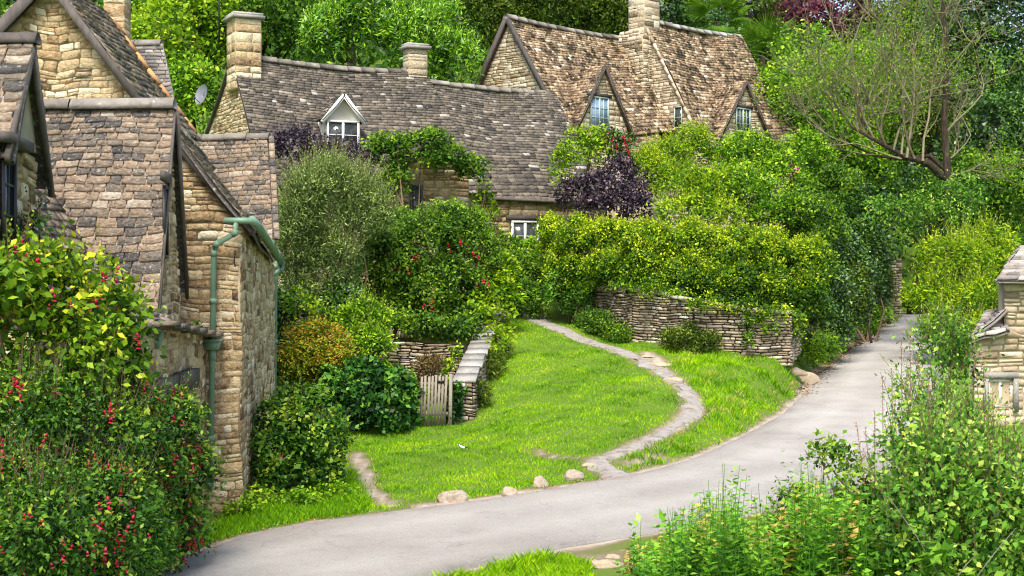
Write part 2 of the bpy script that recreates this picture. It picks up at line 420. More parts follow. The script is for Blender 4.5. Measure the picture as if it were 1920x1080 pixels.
# terraces behind walls, cottages, bank, hill, surroundings
G += [(2.4, 42.6, 3.5), (3.6, 40.6, 3.4), (4.8, 39, 3.3), (6.2, 39.2, 3.2), (6.4, 42, 3.4), (7.4, 45, 3.7), (9.2, 51, 4.3), (8.6, 44.5, 2.5), (11.2, 52.5, 3), (12.4, 60, 5), (16.6, 72, 5.4), (15.0, 62, 3.6), (9.35, 44, 1.25), (12.4, 53, 1.55), (1, 45, 4.2), (4, 46, 4.3), (6, 49, 4.6), (3, 52, 5.0), (7, 56, 5.3), (10, 64, 6),
      (-2, 44, 4.0), (-4, 43, 3.6), (-6, 42, 3.4), (-8, 41, 3.3), (-3.2, 38.5, 2.4), (-5, 38, 2.3), (-7, 37, 2.2), (-1.6, 40.5, 2.8), (-.6, 41.5, 2.9),
      (-2.2, 35, .9), (-3.5, 34.5, .8), (-5, 33, .6), (-3.2, 31.5, .5), (-5, 29, .3), (-4.4, 26, .2), (-3.6, 24, .12), (-4.3, 21.5, .05), (-5, 19, 0), (-7, 17, .1), (-9, 22, .3), (-9, 30, 1), (-12, 36, 2.5), (-12, 44, 4), (-14, 26, 1),
      (3, 14, .45), (6, 14, .6), (5, 10, .8), (8, 18, .6), (10, 22, .6), (12, 28, .7), (14, 34, .9), (17, 42, 1.3), (22, 56, 1.8), (30, 75, 2.6), (14.5, 43, 1.25), (17.8, 52.5, 1.6), (1, 15, .25), (0, 12, .5), (0, 0, 1.7), (0, 6, 1.3), (12, 10, .8), (20, 20, .6), (20, 35, 1.4),
      (-20, 40, 6), (-20, 60, 8), (-10, 55, 7), (0, 62, 8.5), (10, 70, 9), (20, 85, 9), (30, 90, 6), (32, 110, 9), (45, 70, 5), (50, 100, 14), (0, 80, 15), (-30, 90, 18), (20, 110, 18),
      (-60, 120, 26), (0, 120, 27), (60, 130, 24), (0, 220, 42), (-200, 220, 42), (200, 220, 36), (-200, 40, 10), (200, 40, 6), (-200, -100, 0), (200, -100, 0), (0, -100, 0), (-60, 0, 1), (60, 0, 1), (-40, 20, 3), (45, 30, 2)]
G = np.array(G)
_, ui = np.unique(np.round(G[:, :2], 2), axis=0, return_index=True); G = G[ui]
_c = .5
_D = np.sqrt(((G[:, None, :2] - G[None, :, :2]) ** 2).sum(-1) + _c * _c)
_A = np.zeros((len(G) + 1,) * 2); _A[:-1, :-1] = _D + np.eye(len(G)) * -.03; _A[-1, :-1] = 1; _A[:-1, -1] = 1
_w = np.linalg.solve(_A, np.append(G[:, 2], 0))
def dist_poly(x, y, P):
    d = np.full(x.shape, 1e9)
    for i in range(len(P) - 1):
        a, b = P[i, :2], P[i + 1, :2]; ab = b - a
        t = np.clip(((x - a[0]) * ab[0] + (y - a[1]) * ab[1]) / (ab @ ab), 0, 1)
        d = np.minimum(d, np.hypot(x - a[0] - t * ab[0], y - a[1] - t * ab[1]))
    return d
RC = []
def smooth(P, it=3):
    P = P.copy()
    for _ in range(it): P[1:-1] = (P[:-2] + 2 * P[1:-1] + P[2:]) / 4
    return P
LEs = smooth(resample(LE, 240), 12)
# pair the right edge to the left edge by projection order
REd = resample(RE, 1600); _c0 = LEs[:, :2]; _dd = np.gradient(_c0, axis=0); _nn = np.stack([_dd[:, 1], -_dd[:, 0]], 1); _nn /= np.linalg.norm(_nn, axis=1)[:, None]
_k = 0; _out = []
for _i in range(len(LEs)):
    _v = REd[:, :2] - _c0[_i]; _al = np.abs((_v * _dd[_i]).sum(1) / np.linalg.norm(_dd[_i])) + np.where((_v * _nn[_i]).sum(1) < 0, 50, 0)
    _j = max(_k, int(np.argmin(_al + .15 * np.linalg.norm(_v, axis=1)))); _k = min(_j, len(REd) - 1); _out.append(REd[_k])
REs = smooth(np.array(_out), 25)
ROADPOLY = np.vstack([LEs[:, :2], REs[::-1, :2]])
def in_poly(x, y, P):
    c = np.zeros(x.shape, bool); j = len(P) - 1
    for i in range(len(P)):
        xi, yi = P[i]; xj, yj = P[j]
        m = ((yi > y) != (yj > y)) & (x < (xj - xi) * (y - yi) / (yj - yi + 1e-12) + xi); c ^= m; j = i
    return c
def H0(x, y):
    x = np.asarray(x, float); y = np.asarray(y, float)
    out = np.full(x.shape, _w[-1])
    for i in range(len(G)):
        out = out + _w[i] * np.sqrt((x - G[i, 0]) ** 2 + (y - G[i, 1]) ** 2 + _c * _c)
    return out
def road_d(x, y):
    """signed-ish distance outside of the road, 0 inside"""
    d = np.minimum(dist_poly(x, y, LEs[::4]), dist_poly(x, y, REs[::4]))
    return np.where(in_poly(x, y, ROADPOLY), 0, d)
MIDs = (LEs + REs) / 2; _zs = LEs[:, 2].copy()
for _ in range(60): _zs[1:-1] = (_zs[:-2] + 2 * _zs[1:-1] + _zs[2:]) / 4
def road_z(x, y):
    best = np.full(x.shape, 1e9); z = np.zeros(x.shape)
    for i in range(0, len(MIDs) - 2, 2):
        a = MIDs[i, :2]; ab = MIDs[i + 2, :2] - a; t = np.clip(((x - a[0]) * ab[0] + (y - a[1]) * ab[1]) / (ab @ ab), 0, 1)
        d = np.hypot(x - a[0] - t * ab[0], y - a[1] - t * ab[1]); m = d < best
        best = np.where(m, d, best); z = np.where(m, _zs[i] * (1 - t) + _zs[i + 2] * t, z)
    return z
def H(x, y, rd_=None):
    x = np.asarray(x, float); y = np.asarray(y, float)
    z = H0(x, y)
    rdd = road_d(x, y) if rd_ is None else rd_
    wr_ = np.clip(1 - rdd / .75, 0, 1); wr_ = wr_ * wr_ * (3 - 2 * wr_)
    z = z * (1 - wr_) + road_z(x, y) * wr_
    k = np.clip(np.minimum(rdd, dist_poly(x, y, PATH) - .4) / .8, 0, 1)
    p = np.stack([x, y, x * 0], -1)
    return z + k * (.035 * noise3(p, 1.6) + .06 * noise3(p, .7, 3))
def Hs(x, y): return float(H(np.array([x]), np.array([y]))[0])

xs = np.concatenate([[-400, -250, -150, -90, -60, -40, -28, -20, -15], np.arange(-12, 17, .22), np.arange(17, 30, .5), [32, 36, 42, 50, 65, 90, 150, 250, 400]])
ys = np.concatenate([[-300, -120, -50, -20, -5, 2, 6, 9], np.arange(11, 46, .22), np.arange(46, 82, .5), [84, 88, 94, 102, 114, 130, 150, 180, 230, 320, 500]])
XX, YY = np.meshgrid(xs, ys)
RD = road_d(XX.ravel(), YY.ravel())
ZZ = H(XX.ravel(), YY.ravel(), RD)
nx, ny = len(xs), len(ys)
V = np.stack([XX.ravel(), YY.ravel(), ZZ], 1)
ii = np.arange((ny - 1) * (nx - 1)); r_ = ii // (nx - 1); c_ = ii % (nx - 1); b_ = r_ * nx + c_
Fq = np.stack([b_, b_ + 1, b_ + nx + 1, b_ + nx], 1)
def worn(x, y):
    """bare gravel mask 0..1"""
    d1 = road_d(x, y); p = np.stack([x, y, x * 0], -1); nz = noise3(p, 2.2) * .5 + noise3(p, 5, 2) * .3
    m = np.clip(1.25 - d1 / (.2 + .2 * nz) , 0, 1)
    d2 = dist_poly(x, y, PATH); m = np.maximum(m, np.clip(1.25 - d2 / (.30 + .2 * nz), 0, 1))
    tr = np.array([at(668, 850, 28), at(680, 880, 26.2), at(692, 915, 24.2), at(730, 950, 22.3)])
    m = np.maximum(m, np.clip(1.5 - dist_poly(x, y, tr) / (.17 + .16 * nz), 0, 1) * .9)
    tr = np.array([at(800, 958, 22.2), at(900, 946, 22.7), at(980, 930, 23.2)]); m = np.maximum(m, np.clip(1.2 - dist_poly(x, y, tr) / (.42 + .3 * nz), 0, 1))
    tr = np.array([at(1185, 870, 25.4), at(1235, 852, 26.2)]); m = np.maximum(m, np.clip(1.2 - dist_poly(x, y, tr) / (.32 + .3 * nz), 0, 1) * .8)
    tr = np.array([at(1120, 866, 25.5), at(1050, 852, 26.2), at(1000, 846, 26.9)]); m = np.maximum(m, np.clip(1.1 - dist_poly(x, y, tr) / (.14 + .1 * nz), 0, 1))
    tr = np.array([at(1210, 664, 36), at(1245, 690, 34.4)]); m = np.maximum(m, np.clip(1.2 - dist_poly(x, y, tr) / (.3 + .2 * nz), 0, 1))
    d3 = np.hypot(x - 1.15, (y - 17.9)); m = np.maximum(m, np.clip(1.4 - d3 / (.9 + .4 * nz), 0, 1) * .55)
    return m
WN = worn(V[:, 0], V[:, 1])
me = bpy.data.meshes.new('ground')
me.vertices.add(len(V)); me.vertices.foreach_set('co', V.ravel().astype(np.float32))
me.loops.add(Fq.size); me.loops.foreach_set('vertex_index', Fq.ravel().astype(np.int32))
me.polygons.add(len(Fq)); me.polygons.foreach_set('loop_start', (np.arange(len(Fq)) * 4).astype(np.int32)); me.polygons.foreach_set('use_smooth', np.ones(len(Fq), bool))
a = me.attributes.new('t', 'FLOAT', 'POINT'); a.data.foreach_set('value', WN.astype(np.float32)); me.update(calc_edges=True)
M_GROUND = mat('turf_and_gravel', [(0, (.085, .15, .008)), (.35, (.11, .125, .03)), (.55, (.17, .135, .08)), (.8, (.26, .215, .155)), (1, (.36, .31, .24))], 5, .38, .95,
               [(30, .6, .7, (.16, .12, .07), .4)], (45, .5, .02))
me.materials.append(M_GROUND)
go = bpy.data.objects.new('ground', me); COL.objects.link(go); go['kind'] = 'structure'
# ---- road sheet
def strip(L, Rr, n, lift, name, mt, crown=0.0, jit=.0):
    V = []; m = len(L)
    for k in range(n + 1):
        s = k / n
        P = L[:, :2] * (1 - s) + Rr[:, :2] * s
        if k in (0, n) and jit:
            d = np.gradient(L[:, :2], axis=0); nn = np.stack([-d[:, 1], d[:, 0]], 1); nn /= np.linalg.norm(nn, axis=1)[:, None]
            p3 = np.stack([P[:, 0], P[:, 1], P[:, 0] * 0], 1)
            P = P + nn * (noise3(p3, 2.7, 1)[:, None] * jit + noise3(p3, 7.7, 4)[:, None] * jit * .6)
        z = H(P[:, 0], P[:, 1]) + lift + crown * 4 * s * (1 - s)
        if k in (0, n): z = z - lift * .9
        V.append(np.column_stack([P, z]))
    V = np.array(V).transpose(1, 0, 2).reshape(-1, 3); w = n + 1
    mb = MB(); mb.v = [tuple(p) for p in V]; mb.n = len(V)
    for i in range(m - 1):
        for k in range(n):
            mb.f.append([i * w + k, i * w + k + 1, (i + 1) * w + k + 1, (i + 1) * w + k]); s_ = (k + .5) / n; mb.t.append(.5 + .22 * (math.exp(-((s_ - .3) / .09) ** 2) + math.exp(-((s_ - .68) / .09) ** 2)) - .28 * math.exp(-(min(s_, 1 - s_) / .07) ** 2))
    return mb.build(name, mt, smooth=True)
M_ROAD = mat('worn_pale_asphalt', [(0, (.21, .19, .162)), (.5, (.375, .35, .31)), (1, (.50, .475, .43))], 1.0, .55, .9,
             [(38, .58, .66, (.62, .59, .54), .6), (.5, .48, .66, (.235, .21, .18), .6), (44, .58, .66, (.15, .14, .12), .7), (4, .6, .7, (.23, .215, .20), .45), (11, .64, .7, (.24, .21, .17), .5)], (70, 1, .03), tamt=1)
def cracks(m, amt=.22):
    nt = m.node_tree; p = [n for n in nt.nodes if n.type == 'BSDF_PRINCIPLED'][0]; src = p.inputs['Base Color'].links[0].from_socket
    ge = nt.nodes.new('ShaderNodeNewGeometry'); n1 = nt.nodes.new('ShaderNodeTexNoise'); n1.inputs['Scale'].default_value = 1.6; n1.inputs['Detail'].default_value = 6; lk(nt, ge.outputs['Position'], n1.inputs['Vector'])
    mx = nt.nodes.new('ShaderNodeVectorMath'); mx.operation = 'MULTIPLY_ADD'; lk(nt, n1.outputs['Color'], mx.inputs[0]); mx.inputs[1].default_value = (1.6, 1.6, .2); lk(nt, ge.outputs['Position'], mx.inputs[2])
    vo = nt.nodes.new('ShaderNodeTexVoronoi'); vo.feature = 'DISTANCE_TO_EDGE'; vo.inputs['Scale'].default_value = .75; lk(nt, mx.outputs[0], vo.inputs['Vector'])
    mr = nt.nodes.new('ShaderNodeMapRange'); lk(nt, vo.outputs['Distance'], mr.inputs[0]); mr.inputs[1].default_value = .004; mr.inputs[2].default_value = .03; mr.inputs[3].default_value = amt; mr.inputs[4].default_value = 0
    n2 = nt.nodes.new('ShaderNodeTexNoise'); n2.inputs['Scale'].default_value = .5; lk(nt, ge.outputs['Position'], n2.inputs['Vector'])
    mk = nt.nodes.new('ShaderNodeMapRange'); lk(nt, n2.outputs[0], mk.inputs[0]); mk.inputs[1].default_value = .45; mk.inputs[2].default_value = .6
    c = mixc(nt, mth(nt, 'MULTIPLY', mr.outputs[0], mk.outputs[0]), src, (.12, .11, .09)); lk(nt, c, p.inputs['Base Color'])
cracks(M_ROAD)
tag(strip(resample(LEs, 420), resample(REs, 420), 36, .035, 'road', M_ROAD, .03, .05), kind='structure')
M_PATH = mat('gravel_path', [(0, (.20, .18, .155)), (.5, (.33, .30, .265)), (1, (.46, .43, .385))], 3, .5, .95, [(40, .6, .7, (.58, .55, .5), .5), (5, .52, .62, (.17, .14, .09), .75), (18, .6, .7, (.12, .10, .07), .6)], (30, 1, .05), tamt=0)
PW = PW * .8
Pm = smooth(resample(np.column_stack([PATH, PW]), 160), 4)
dP = np.gradient(Pm[:, :2], axis=0); nP = np.stack([-dP[:, 1], dP[:, 0]], 1); nP /= np.linalg.norm(nP, axis=1)[:, None]
tag(strip(np.column_stack([Pm[:, :2] + nP * Pm[:, 3:4], Pm[:, 2]]), np.column_stack([Pm[:, :2] - nP * Pm[:, 3:4], Pm[:, 2]]), 6, .03, 'footpath', M_PATH, 0, .13), kind='structure')

# ---------------------------------------------------------------- grass blades
def grass(x, y, h, w, t, lean=.5, base=None):
    n = len(x); z = H(x, y) if base is None else base
    a = rng.uniform(0, 2 * math.pi, n); l = rng.uniform(0, 1, n) * lean * h
    b = rng.uniform(0, 2 * math.pi, n)
    c = np.stack([x, y, z - .01], 1)
    sd = np.stack([np.cos(a), np.sin(a), a * 0], 1) * (w / 2)[:, None]
    tip = np.stack([np.cos(b) * l, np.sin(b) * l, h], 1)
    midp = tip * .55 * np.array([.6, .6, 1])
    return np.stack([c - sd, c + sd, c + tip, c + midp - sd * .8], 1), t
def scatter(poly, n):
    P = np.array(poly); mn, mx = P.min(0), P.max(0)
    x = rng.uniform(mn[0], mx[0], n); y = rng.uniform(mn[1], mx[1], n)
    k = in_poly(x, y, P); return x[k], y[k]
def gp(l): return [tuple(at(a, b, c)[:2]) for a, b, c in l]
mg = MB()
green = gp([(690, 965, 21.8), (620, 880, 26), (560, 835, 29.2), (640, 812, 31.0), (800, 808, 31.2), (880, 800, 31), (900, 760, 32), (915, 700, 34.4), (935, 640, 37.6), (960, 600, 41), (1010, 600, 41.4), (1110, 608, 40), (1195, 646, 37.8), (1300, 655, 36.8), (1400, 662, 36.4), (1470, 668, 36.4), (1500, 680, 37.4), (1530, 684, 40), (1560, 672, 44)]) + [tuple(LE[i, :2] + np.array([.1, -.1])) for i in (17, 16, 15, 14, 13, 12, 11, 10, 9, 8)]
x, y = scatter(green, 320000)
w_ = worn(x, y); k = (rng.uniform(0, 1, len(x)) > w_ * 1.1) & ~in_poly(x, y, ROADPOLY); x, y = x[k], y[k]
p = np.stack([x, y, x * 0], -1); cl = noise3(p, 1.5, 5) + .7 * noise3(p, 4.1, 9); kk = (noise3(p, 3.1, 21) + .5 * noise3(p, 9, 2) < .75) | (rng.uniform(0, 1, len(x)) < .25); x, y, p, cl = x[kk], y[kk], p[kk], cl[kk]
bank = in_poly(x, y, np.array(gp([(1225, 655, 37), (1262, 712, 32.6), (1315, 760, 30.4), (1270, 810, 28), (1160, 860, 26), (1200, 890, 24.5), (1300, 862, 26), (1400, 815, 28.9), (1500, 745, 35.1), (1540, 690, 39)])))
h = np.where(bank, .085 + .07 * np.clip(cl, -1, 1.5), .05 + .022 * np.clip(cl, -1, 1.6)) * rng.uniform(.6, 1.5, len(x))
tt = np.clip(.46 + .26 * noise3(p, .8, 1) + .26 * noise3(p, 2.9, 7) + rng.normal(0, .17, len(x)) + np.where(bank, .02, .03), 0, 1)
dry = (noise3(p, 2.4, 12) > .42) & bank; tt = np.where(dry & (rng.uniform(0, 1, len(x)) < .5), .97, tt)
mg.quads(*grass(x, y, h, np.where(bank, .012, .012) * rng.uniform(.8, 1.5, len(x)), tt, .9))
M_GRASS = leafmat('grass_blades', [(0, (.05, .13, .003)), (.3, (.125, .285, .003)), (.6, (.27, .45, .004)), (.85, (.46, .56, .008)), (1, (.46, .36, .13))], .25, .6, .2)
tag(mg.build('lawn_grass', M_GRASS), 'short bright green grass covering the sloping village green', 'grass', kind='stuff')
# rough verge grass near the left row and at the foreground
mg = MB()
x, y = scatter(gp([(330, 1060, 17.7), (420, 1015, 19.6), (520, 985, 20.7), (690, 968, 21.7), (700, 915, 24), (660, 880, 26), (560, 930, 23.5), (430, 955, 21.6), (360, 990, 19.5), (300, 1040, 17.9)]), 48000)
k = ~in_poly(x, y, ROADPOLY) & (rng.uniform(0, 1, len(x)) > worn(x, y)); x, y = x[k], y[k]
mg.quads(*grass(x, y, rng.uniform(.03, .12, len(x)), rng.uniform(.007, .013, len(x)), np.clip(rng.normal(.27, .2, len(x)), 0, 1), .8))
nr = 60000; qi = rng.integers(150, 235, nr); q = REs[qi]; dR = np.gradient(REs[:, :2], axis=0); nR = np.stack([dR[:, 1], -dR[:, 0]], 1); nR /= np.linalg.norm(nR, axis=1)[:, None]
o_ = np.abs(rng.normal(0, .5, nr)); x = q[:, 0] + nR[qi, 0] * o_ + rng.normal(0, .1, nr); y = q[:, 1] + nR[qi, 1] * o_ + rng.normal(0, .1, nr); k = ~in_poly(x, y, ROADPOLY); x, y = x[k], y[k]
mg.quads(*grass(x, y, rng.uniform(.03, .09, len(x)), rng.uniform(.01, .02, len(x)), np.clip(rng.normal(.42, .2, len(x)), 0, 1), .8))
x, y = scatter([(-1.0, 16.75), (-.6, 17.1), (0.1, 18.0), (.75, 18.1), (.95, 17.6), (.9, 16), (0, 15.3), (-1.6, 15.3)], 30000)
p = np.stack([x, y, x * 0], -1); k = ~in_poly(x, y, ROADPOLY) & (noise3(p, 2.6, 3) > -.55); x, y = x[k], y[k]; p = p[k]
mg.quads(*grass(x, y, (.085 + .06 * noise3(p, 3, 4)) * rng.uniform(.5, 1.5, len(x)), rng.uniform(.006, .011, len(x)), np.clip(rng.normal(.45, .22, len(x)), 0, 1), .9))
tag(mg.build('verge_grass', M_GRASS), 'longer rough grass along the near edges of the road', 'grass', kind='stuff')
# road side litter of fallen leaves
mg = MB()
n = 2600; s = rng.uniform(0, 1, n) ** .8; q = LEs[(100 + s * 120).astype(int)]
off = np.abs(rng.normal(0, .28, n)); x = q[:, 0] + off * .9 - .12; y = q[:, 1] - off * .4; z = H(x, y) + .045
a = rng.uniform(0, 6.28, n); L_ = rng.uniform(.03, .06, n)
d = np.stack([np.cos(a) * L_, np.sin(a) * L_, rng.uniform(0, .02, n)], 1); e = np.stack([-np.sin(a) * L_ * .5, np.cos(a) * L_ * .5, rng.uniform(0, .02, n)], 1)
c = np.stack([x, y, z], 1); mg.quads(np.stack([c - d, c - e, c + d, c + e], 1), rng.uniform(0, 1, n))
tag(mg.build('fallen_leaves', mat('dead_leaf', [(0, (.10, .05, .02)), (.5, (.25, .13, .05)), (1, (.42, .30, .14))], 5, .1, .8)), 'brown fallen leaves gathered along the road edge below the bank', 'leaves', kind='stuff')
# fallen petals by the near fuchsias
mg = MB(); n = 420; q = LEs[rng.integers(28, 62, n)]; x = q[:, 0] + rng.normal(.1, .3, n); y = q[:, 1] + rng.normal(0, .22, n); z = H(x, y) + .045
a = rng.uniform(0, 6.28, n); L_ = rng.uniform(.012, .028, n); d = np.stack([np.cos(a) * L_, np.sin(a) * L_, a * 0 + .004], 1); e = np.stack([-np.sin(a) * L_ * .6, np.cos(a) * L_ * .6, a * 0], 1); c = np.stack([x, y, z], 1)
mg.quads(np.stack([c - d, c - e, c + d, c + e], 1), rng.uniform(0, 1, n))
tag(mg.build('fallen_petals', mat('fallen_petal', [(0, (.25, .02, .03)), (.6, (.45, .04, .06)), (1, (.5, .22, .12))], 5, .1, .7)), 'red petals dropped on the road edge under the near fuchsias', 'petals', kind='stuff')
# pebbles / grit on the edges
mg = MB(); n = 700
q = LEs[rng.integers(12, 130, n)]; a = rng.normal(0, .16, n); x = q[:, 0] + a; y = q[:, 1] + a * -.4 + rng.normal(0, .15, n); z = H(x, y) + .03
for X_, Y_, Z_ in zip(x, y, z):
    r = random.uniform(.006, .017); vs = [(X_ + r * math.cos(k_) * random.uniform(.7, 1.2), Y_ + r * math.sin(k_) * random.uniform(.7, 1.2), Z_ - .004) for k_ in (0, 1.25, 2.5, 3.8, 5)] + [(X_, Y_, Z_ + r * .7)]
    mg.add(vs, [(i, (i + 1) % 5, 5) for i in range(5)], random.random())
tag(mg.build('gravel', M_BOULDER), 'loose pale gravel scattered along the road edge', 'gravel', kind='stuff')
# ================================================================ BUILDINGS
Z = np.array([0, 0, 1.0])
def wallpart(name, parent, O, u, poly, mt, thick=.35, holes=(), seed=1, mortar=M_MORTAR, label=None, back=True, **kw):
    mb = MB(); u = nrm(u)
    if back: plane_poly(mb, O, u, Z, poly, thick, 0, 10.5)
    lay(mb, O, u, Z, poly, holes, seed=seed, **kw)
    o = mb.build(name, (mt, mortar), parent)
    if label: o['label'] = label
    return o
def simple(name, parent, mt, fn, label=None, smooth=False):
    mb = MB(); fn(mb); o = mb.build(name, mt, parent, smooth)
    if label: o['label'] = label
    return o
def beam(mb, a, b, w, h, side=None, t=.5):
    a = np.asarray(a, float); b = np.asarray(b, float); d = nrm(b - a)
    sd = nrm(np.cross(d, Z)) if side is None else nrm(side); up = nrm(np.cross(sd, d))
    mb.box(a - sd * w / 2 - up * h / 2, b - a, sd * w, up * h, t)
def chimney(parent, c, r, f, wr, wf, z0, z1, mt, name='chimney', seed=3, cap=True, taper=.0):
    """stack of squared blocks with overhanging cap"""
    mb = MB(); c = np.array([c[0], c[1], 0.0]); r = nrm([*r, 0]); f = nrm([*f, 0])
    o = c - r * wr / 2 - f * wf / 2
    mb.box(o + Z * z0, r * wr, f * wf, Z * (z1 - z0), 10.4)
    rd = random.Random(seed)
    for (O, u, w) in ((c + f * wf / 2 - r * wr / 2, r, wr), (c - r * wr / 2 - f * wf / 2, f, wf), (c + r * wr / 2 + f * wf / 2, -f, wf)):
        lay(mb, O, u, Z, [(0, z0), (w, z0), (w, z1), (0, z1)], (), (.2, .3), (.35, .6), .003, .008, seed, 0)
    o_ = mb.build(name, (mt, M_MORTAR), parent)
    if cap:
        q = MB(); hh = .0
        for k, (e, h) in enumerate(((.10, .10), (.05, .08), (.13, .09))[:2]):
            q.box(o - r * e - f * e + Z * (z1 + hh), r * (wr + 2 * e), f * (wf + 2 * e), Z * h, .5 + .2 * k); hh += h
        q.build('chimney_cap', M_COPE, o_)
    return o_
class Frame:
    def __init__(s, O, r):
        s.O = np.array([O[0], O[1], 0.0]); s.r = nrm([r[0], r[1], 0]); s.f = np.array([s.r[1], -s.r[0], 0])
    def __call__(s, a, b, z): return s.O + s.r * a + s.f * b + Z * z
def tiled(name, parent, quads, mt, label=None, **kw):
    mb = MB(); sd = kw.pop('seed', 1)
    for i, q in enumerate(quads): tiles(mb, *q, seed=sd + i, **kw)
    o = mb.build(name, mt, parent)
    if label: o['label'] = label
    return o

# ---------------- upper cottage (pale, two steep roofs)
U = Frame((-.1, 54), (.72, .69))
hu = thing('stone_cottage', U(3, 3, 4.8), 'large pale stone cottage at upper right with two steep tawny roofs and two gabled dormers', 'cottage')
wallpart('gable_wall', hu, U(0, 0, 0), U.f, [(-3.15, 4.8), (3.12, 4.8), (3.12, 9.0), (0, 13.62), (-3.15, 9.0)], MS_FAR, seed=4, ch=(.09, .17), cl=(.16, .45), proud=.012, gap=.006)
wallpart('front_wall', hu, U(0, 3.12, 0), U.r, [(.0, 4.6), (6.9, 4.6), (6.9, 9.3), (0, 8.95)], MS_FAR, seed=5, ch=(.16, .26), cl=(.3, .6), proud=.02)
tiled('main_roof', hu, [(U(-.14, 0, 13.8), U(6.62, 0, 13.75), U(-.14, 3.42, 8.75), U(6.62, 2.62, 9.7))], MT_FAR, e0=.11, e1=.19, tw=.27, th=.03, sag=.10, bell=.12, seed=3, wob=.04)
tiled('rear_roof', hu, [(U(7.3, 0, 13.75), U(-.14, 0, 13.8), U(7.3, -3.4, 8.8), U(-.14, -3.4, 8.8))], MT_FAR, e0=.3, e1=.4, tw=.5, th=.03, seed=3)
simple('ridge_stones', hu, M_RIDGE, lambda m: ridge(m, U(-.2, 0, 13.84), U(6.15, 0, 13.8), .15, .5, 2, .08))
def _v(m):
    beam(m, U(-.16, .02, 13.72), U(-.16, 3.45, 8.68), .07, .2, U.r, .3); beam(m, U(-.17, -.02, 13.72), U(-.17, -3.45, 8.68), .07, .2, U.r, .3)
simple('bargeboard', hu, M_TIMBER, _v)
g2 = wallpart('gable_wall', hu, U(6.62, 0, 0), U.f, [(-3.2, 4.8), (4.0, 4.8), (4.0, 9.0), (1.0, 14.2), (-3.2, 8.2)], MS_FAR, seed=6, ch=(.09, .17), cl=(.16, .45), proud=.012, gap=.006)
fo, g = window(g2, U(6.62, 2.62, 9.85) - U.r * .02, U.f, Z, .4, .86, 1, 2, M_BLUEFR, fw=.04); g.build('pane', M_GLASS, g2)
wallpart('front_wall', hu, U(6.62, 4.0, 0), U.r, [(0, 4.6), (6.3, 4.6), (6.3, 9.0), (0, 9.0)], MS_FAR, seed=7, ch=(.16, .26), cl=(.3, .6), proud=.02)
tiled('tall_roof', hu, [(U(6.54, 1.0, 14.42), U(12.98, 1.0, 14.5), U(6.54, 4.2, 8.95), U(13.1, 4.2, 9.5))], MT_FAR, e0=.12, e1=.2, tw=.28, th=.032, sag=.12, bell=.15, seed=12, wob=.05, label='tall right hand roof of orange brown slates')
tiled('rear_roof', hu, [(U(12.98, 1.0, 14.5), U(6.54, 1.0, 14.42), U(13, -3.4, 8.4), U(6.54, -3.4, 8.4))], MT_FAR, e0=.3, e1=.4, tw=.5, th=.03, seed=3)
simple('ridge_stones', hu, M_COPE, lambda m: ridge(m, U(7.2, 1.0, 14.46), U(13.0, 1.0, 14.54), .15, .5, 5, .06))
simple('verge_stones', hu, MS_FAR, lambda m: [beam(m, U(6.56, 1.0, 14.36) + (U(6.56, 4.15, 8.95) - U(6.56, 1.0, 14.36)) * k / 16, U(6.56, 1.0, 14.36) + (U(6.56, 4.15, 8.95) - U(6.56, 1.0, 14.36)) * (k + .95) / 16, .1, .12, U.r, random.random()) for k in range(16)])
wallpart('side_wall', hu, U(12.9, 0, 0), -U.f, [(-4.0, 4.8), (3.2, 4.8), (3.2, 8.3), (-1.0, 14.2), (-4.0, 9.3)], MS_FAR, seed=8, ch=(.2, .3), cl=(.4, .7))
chimney(hu, U(6.85, .8, 0)[:2], U.r[:2], U.f[:2], .95, .85, 12.9, 15.9, MS_GREY, seed=4)
mb = MB(); lay(mb, U(6.08, 0, 0), U.f, Z, [(-.1, 11.6), (1.45, 11.2), (1.38, 13.5), (1.15, 13.95), (.2, 13.95), (-.05, 13.6)], (), (.12, .2), (.18, .4), .006, .02, 9)
mb.box(U(6.1, -.08, 11.2), U.r * .75, U.f * 1.46, Z * 2.5, 10.4); lay(mb, U(6.1, 1.4, 0), U.r, Z, [(0, 11.2), (.6, 11.2), (.6, 13.7), (0, 13.7)], (), (.12, .2), (.18, .4), .006, .015, 8)
mb.build('chimney_breast', (MS_GREY, M_MORTAR), hu)
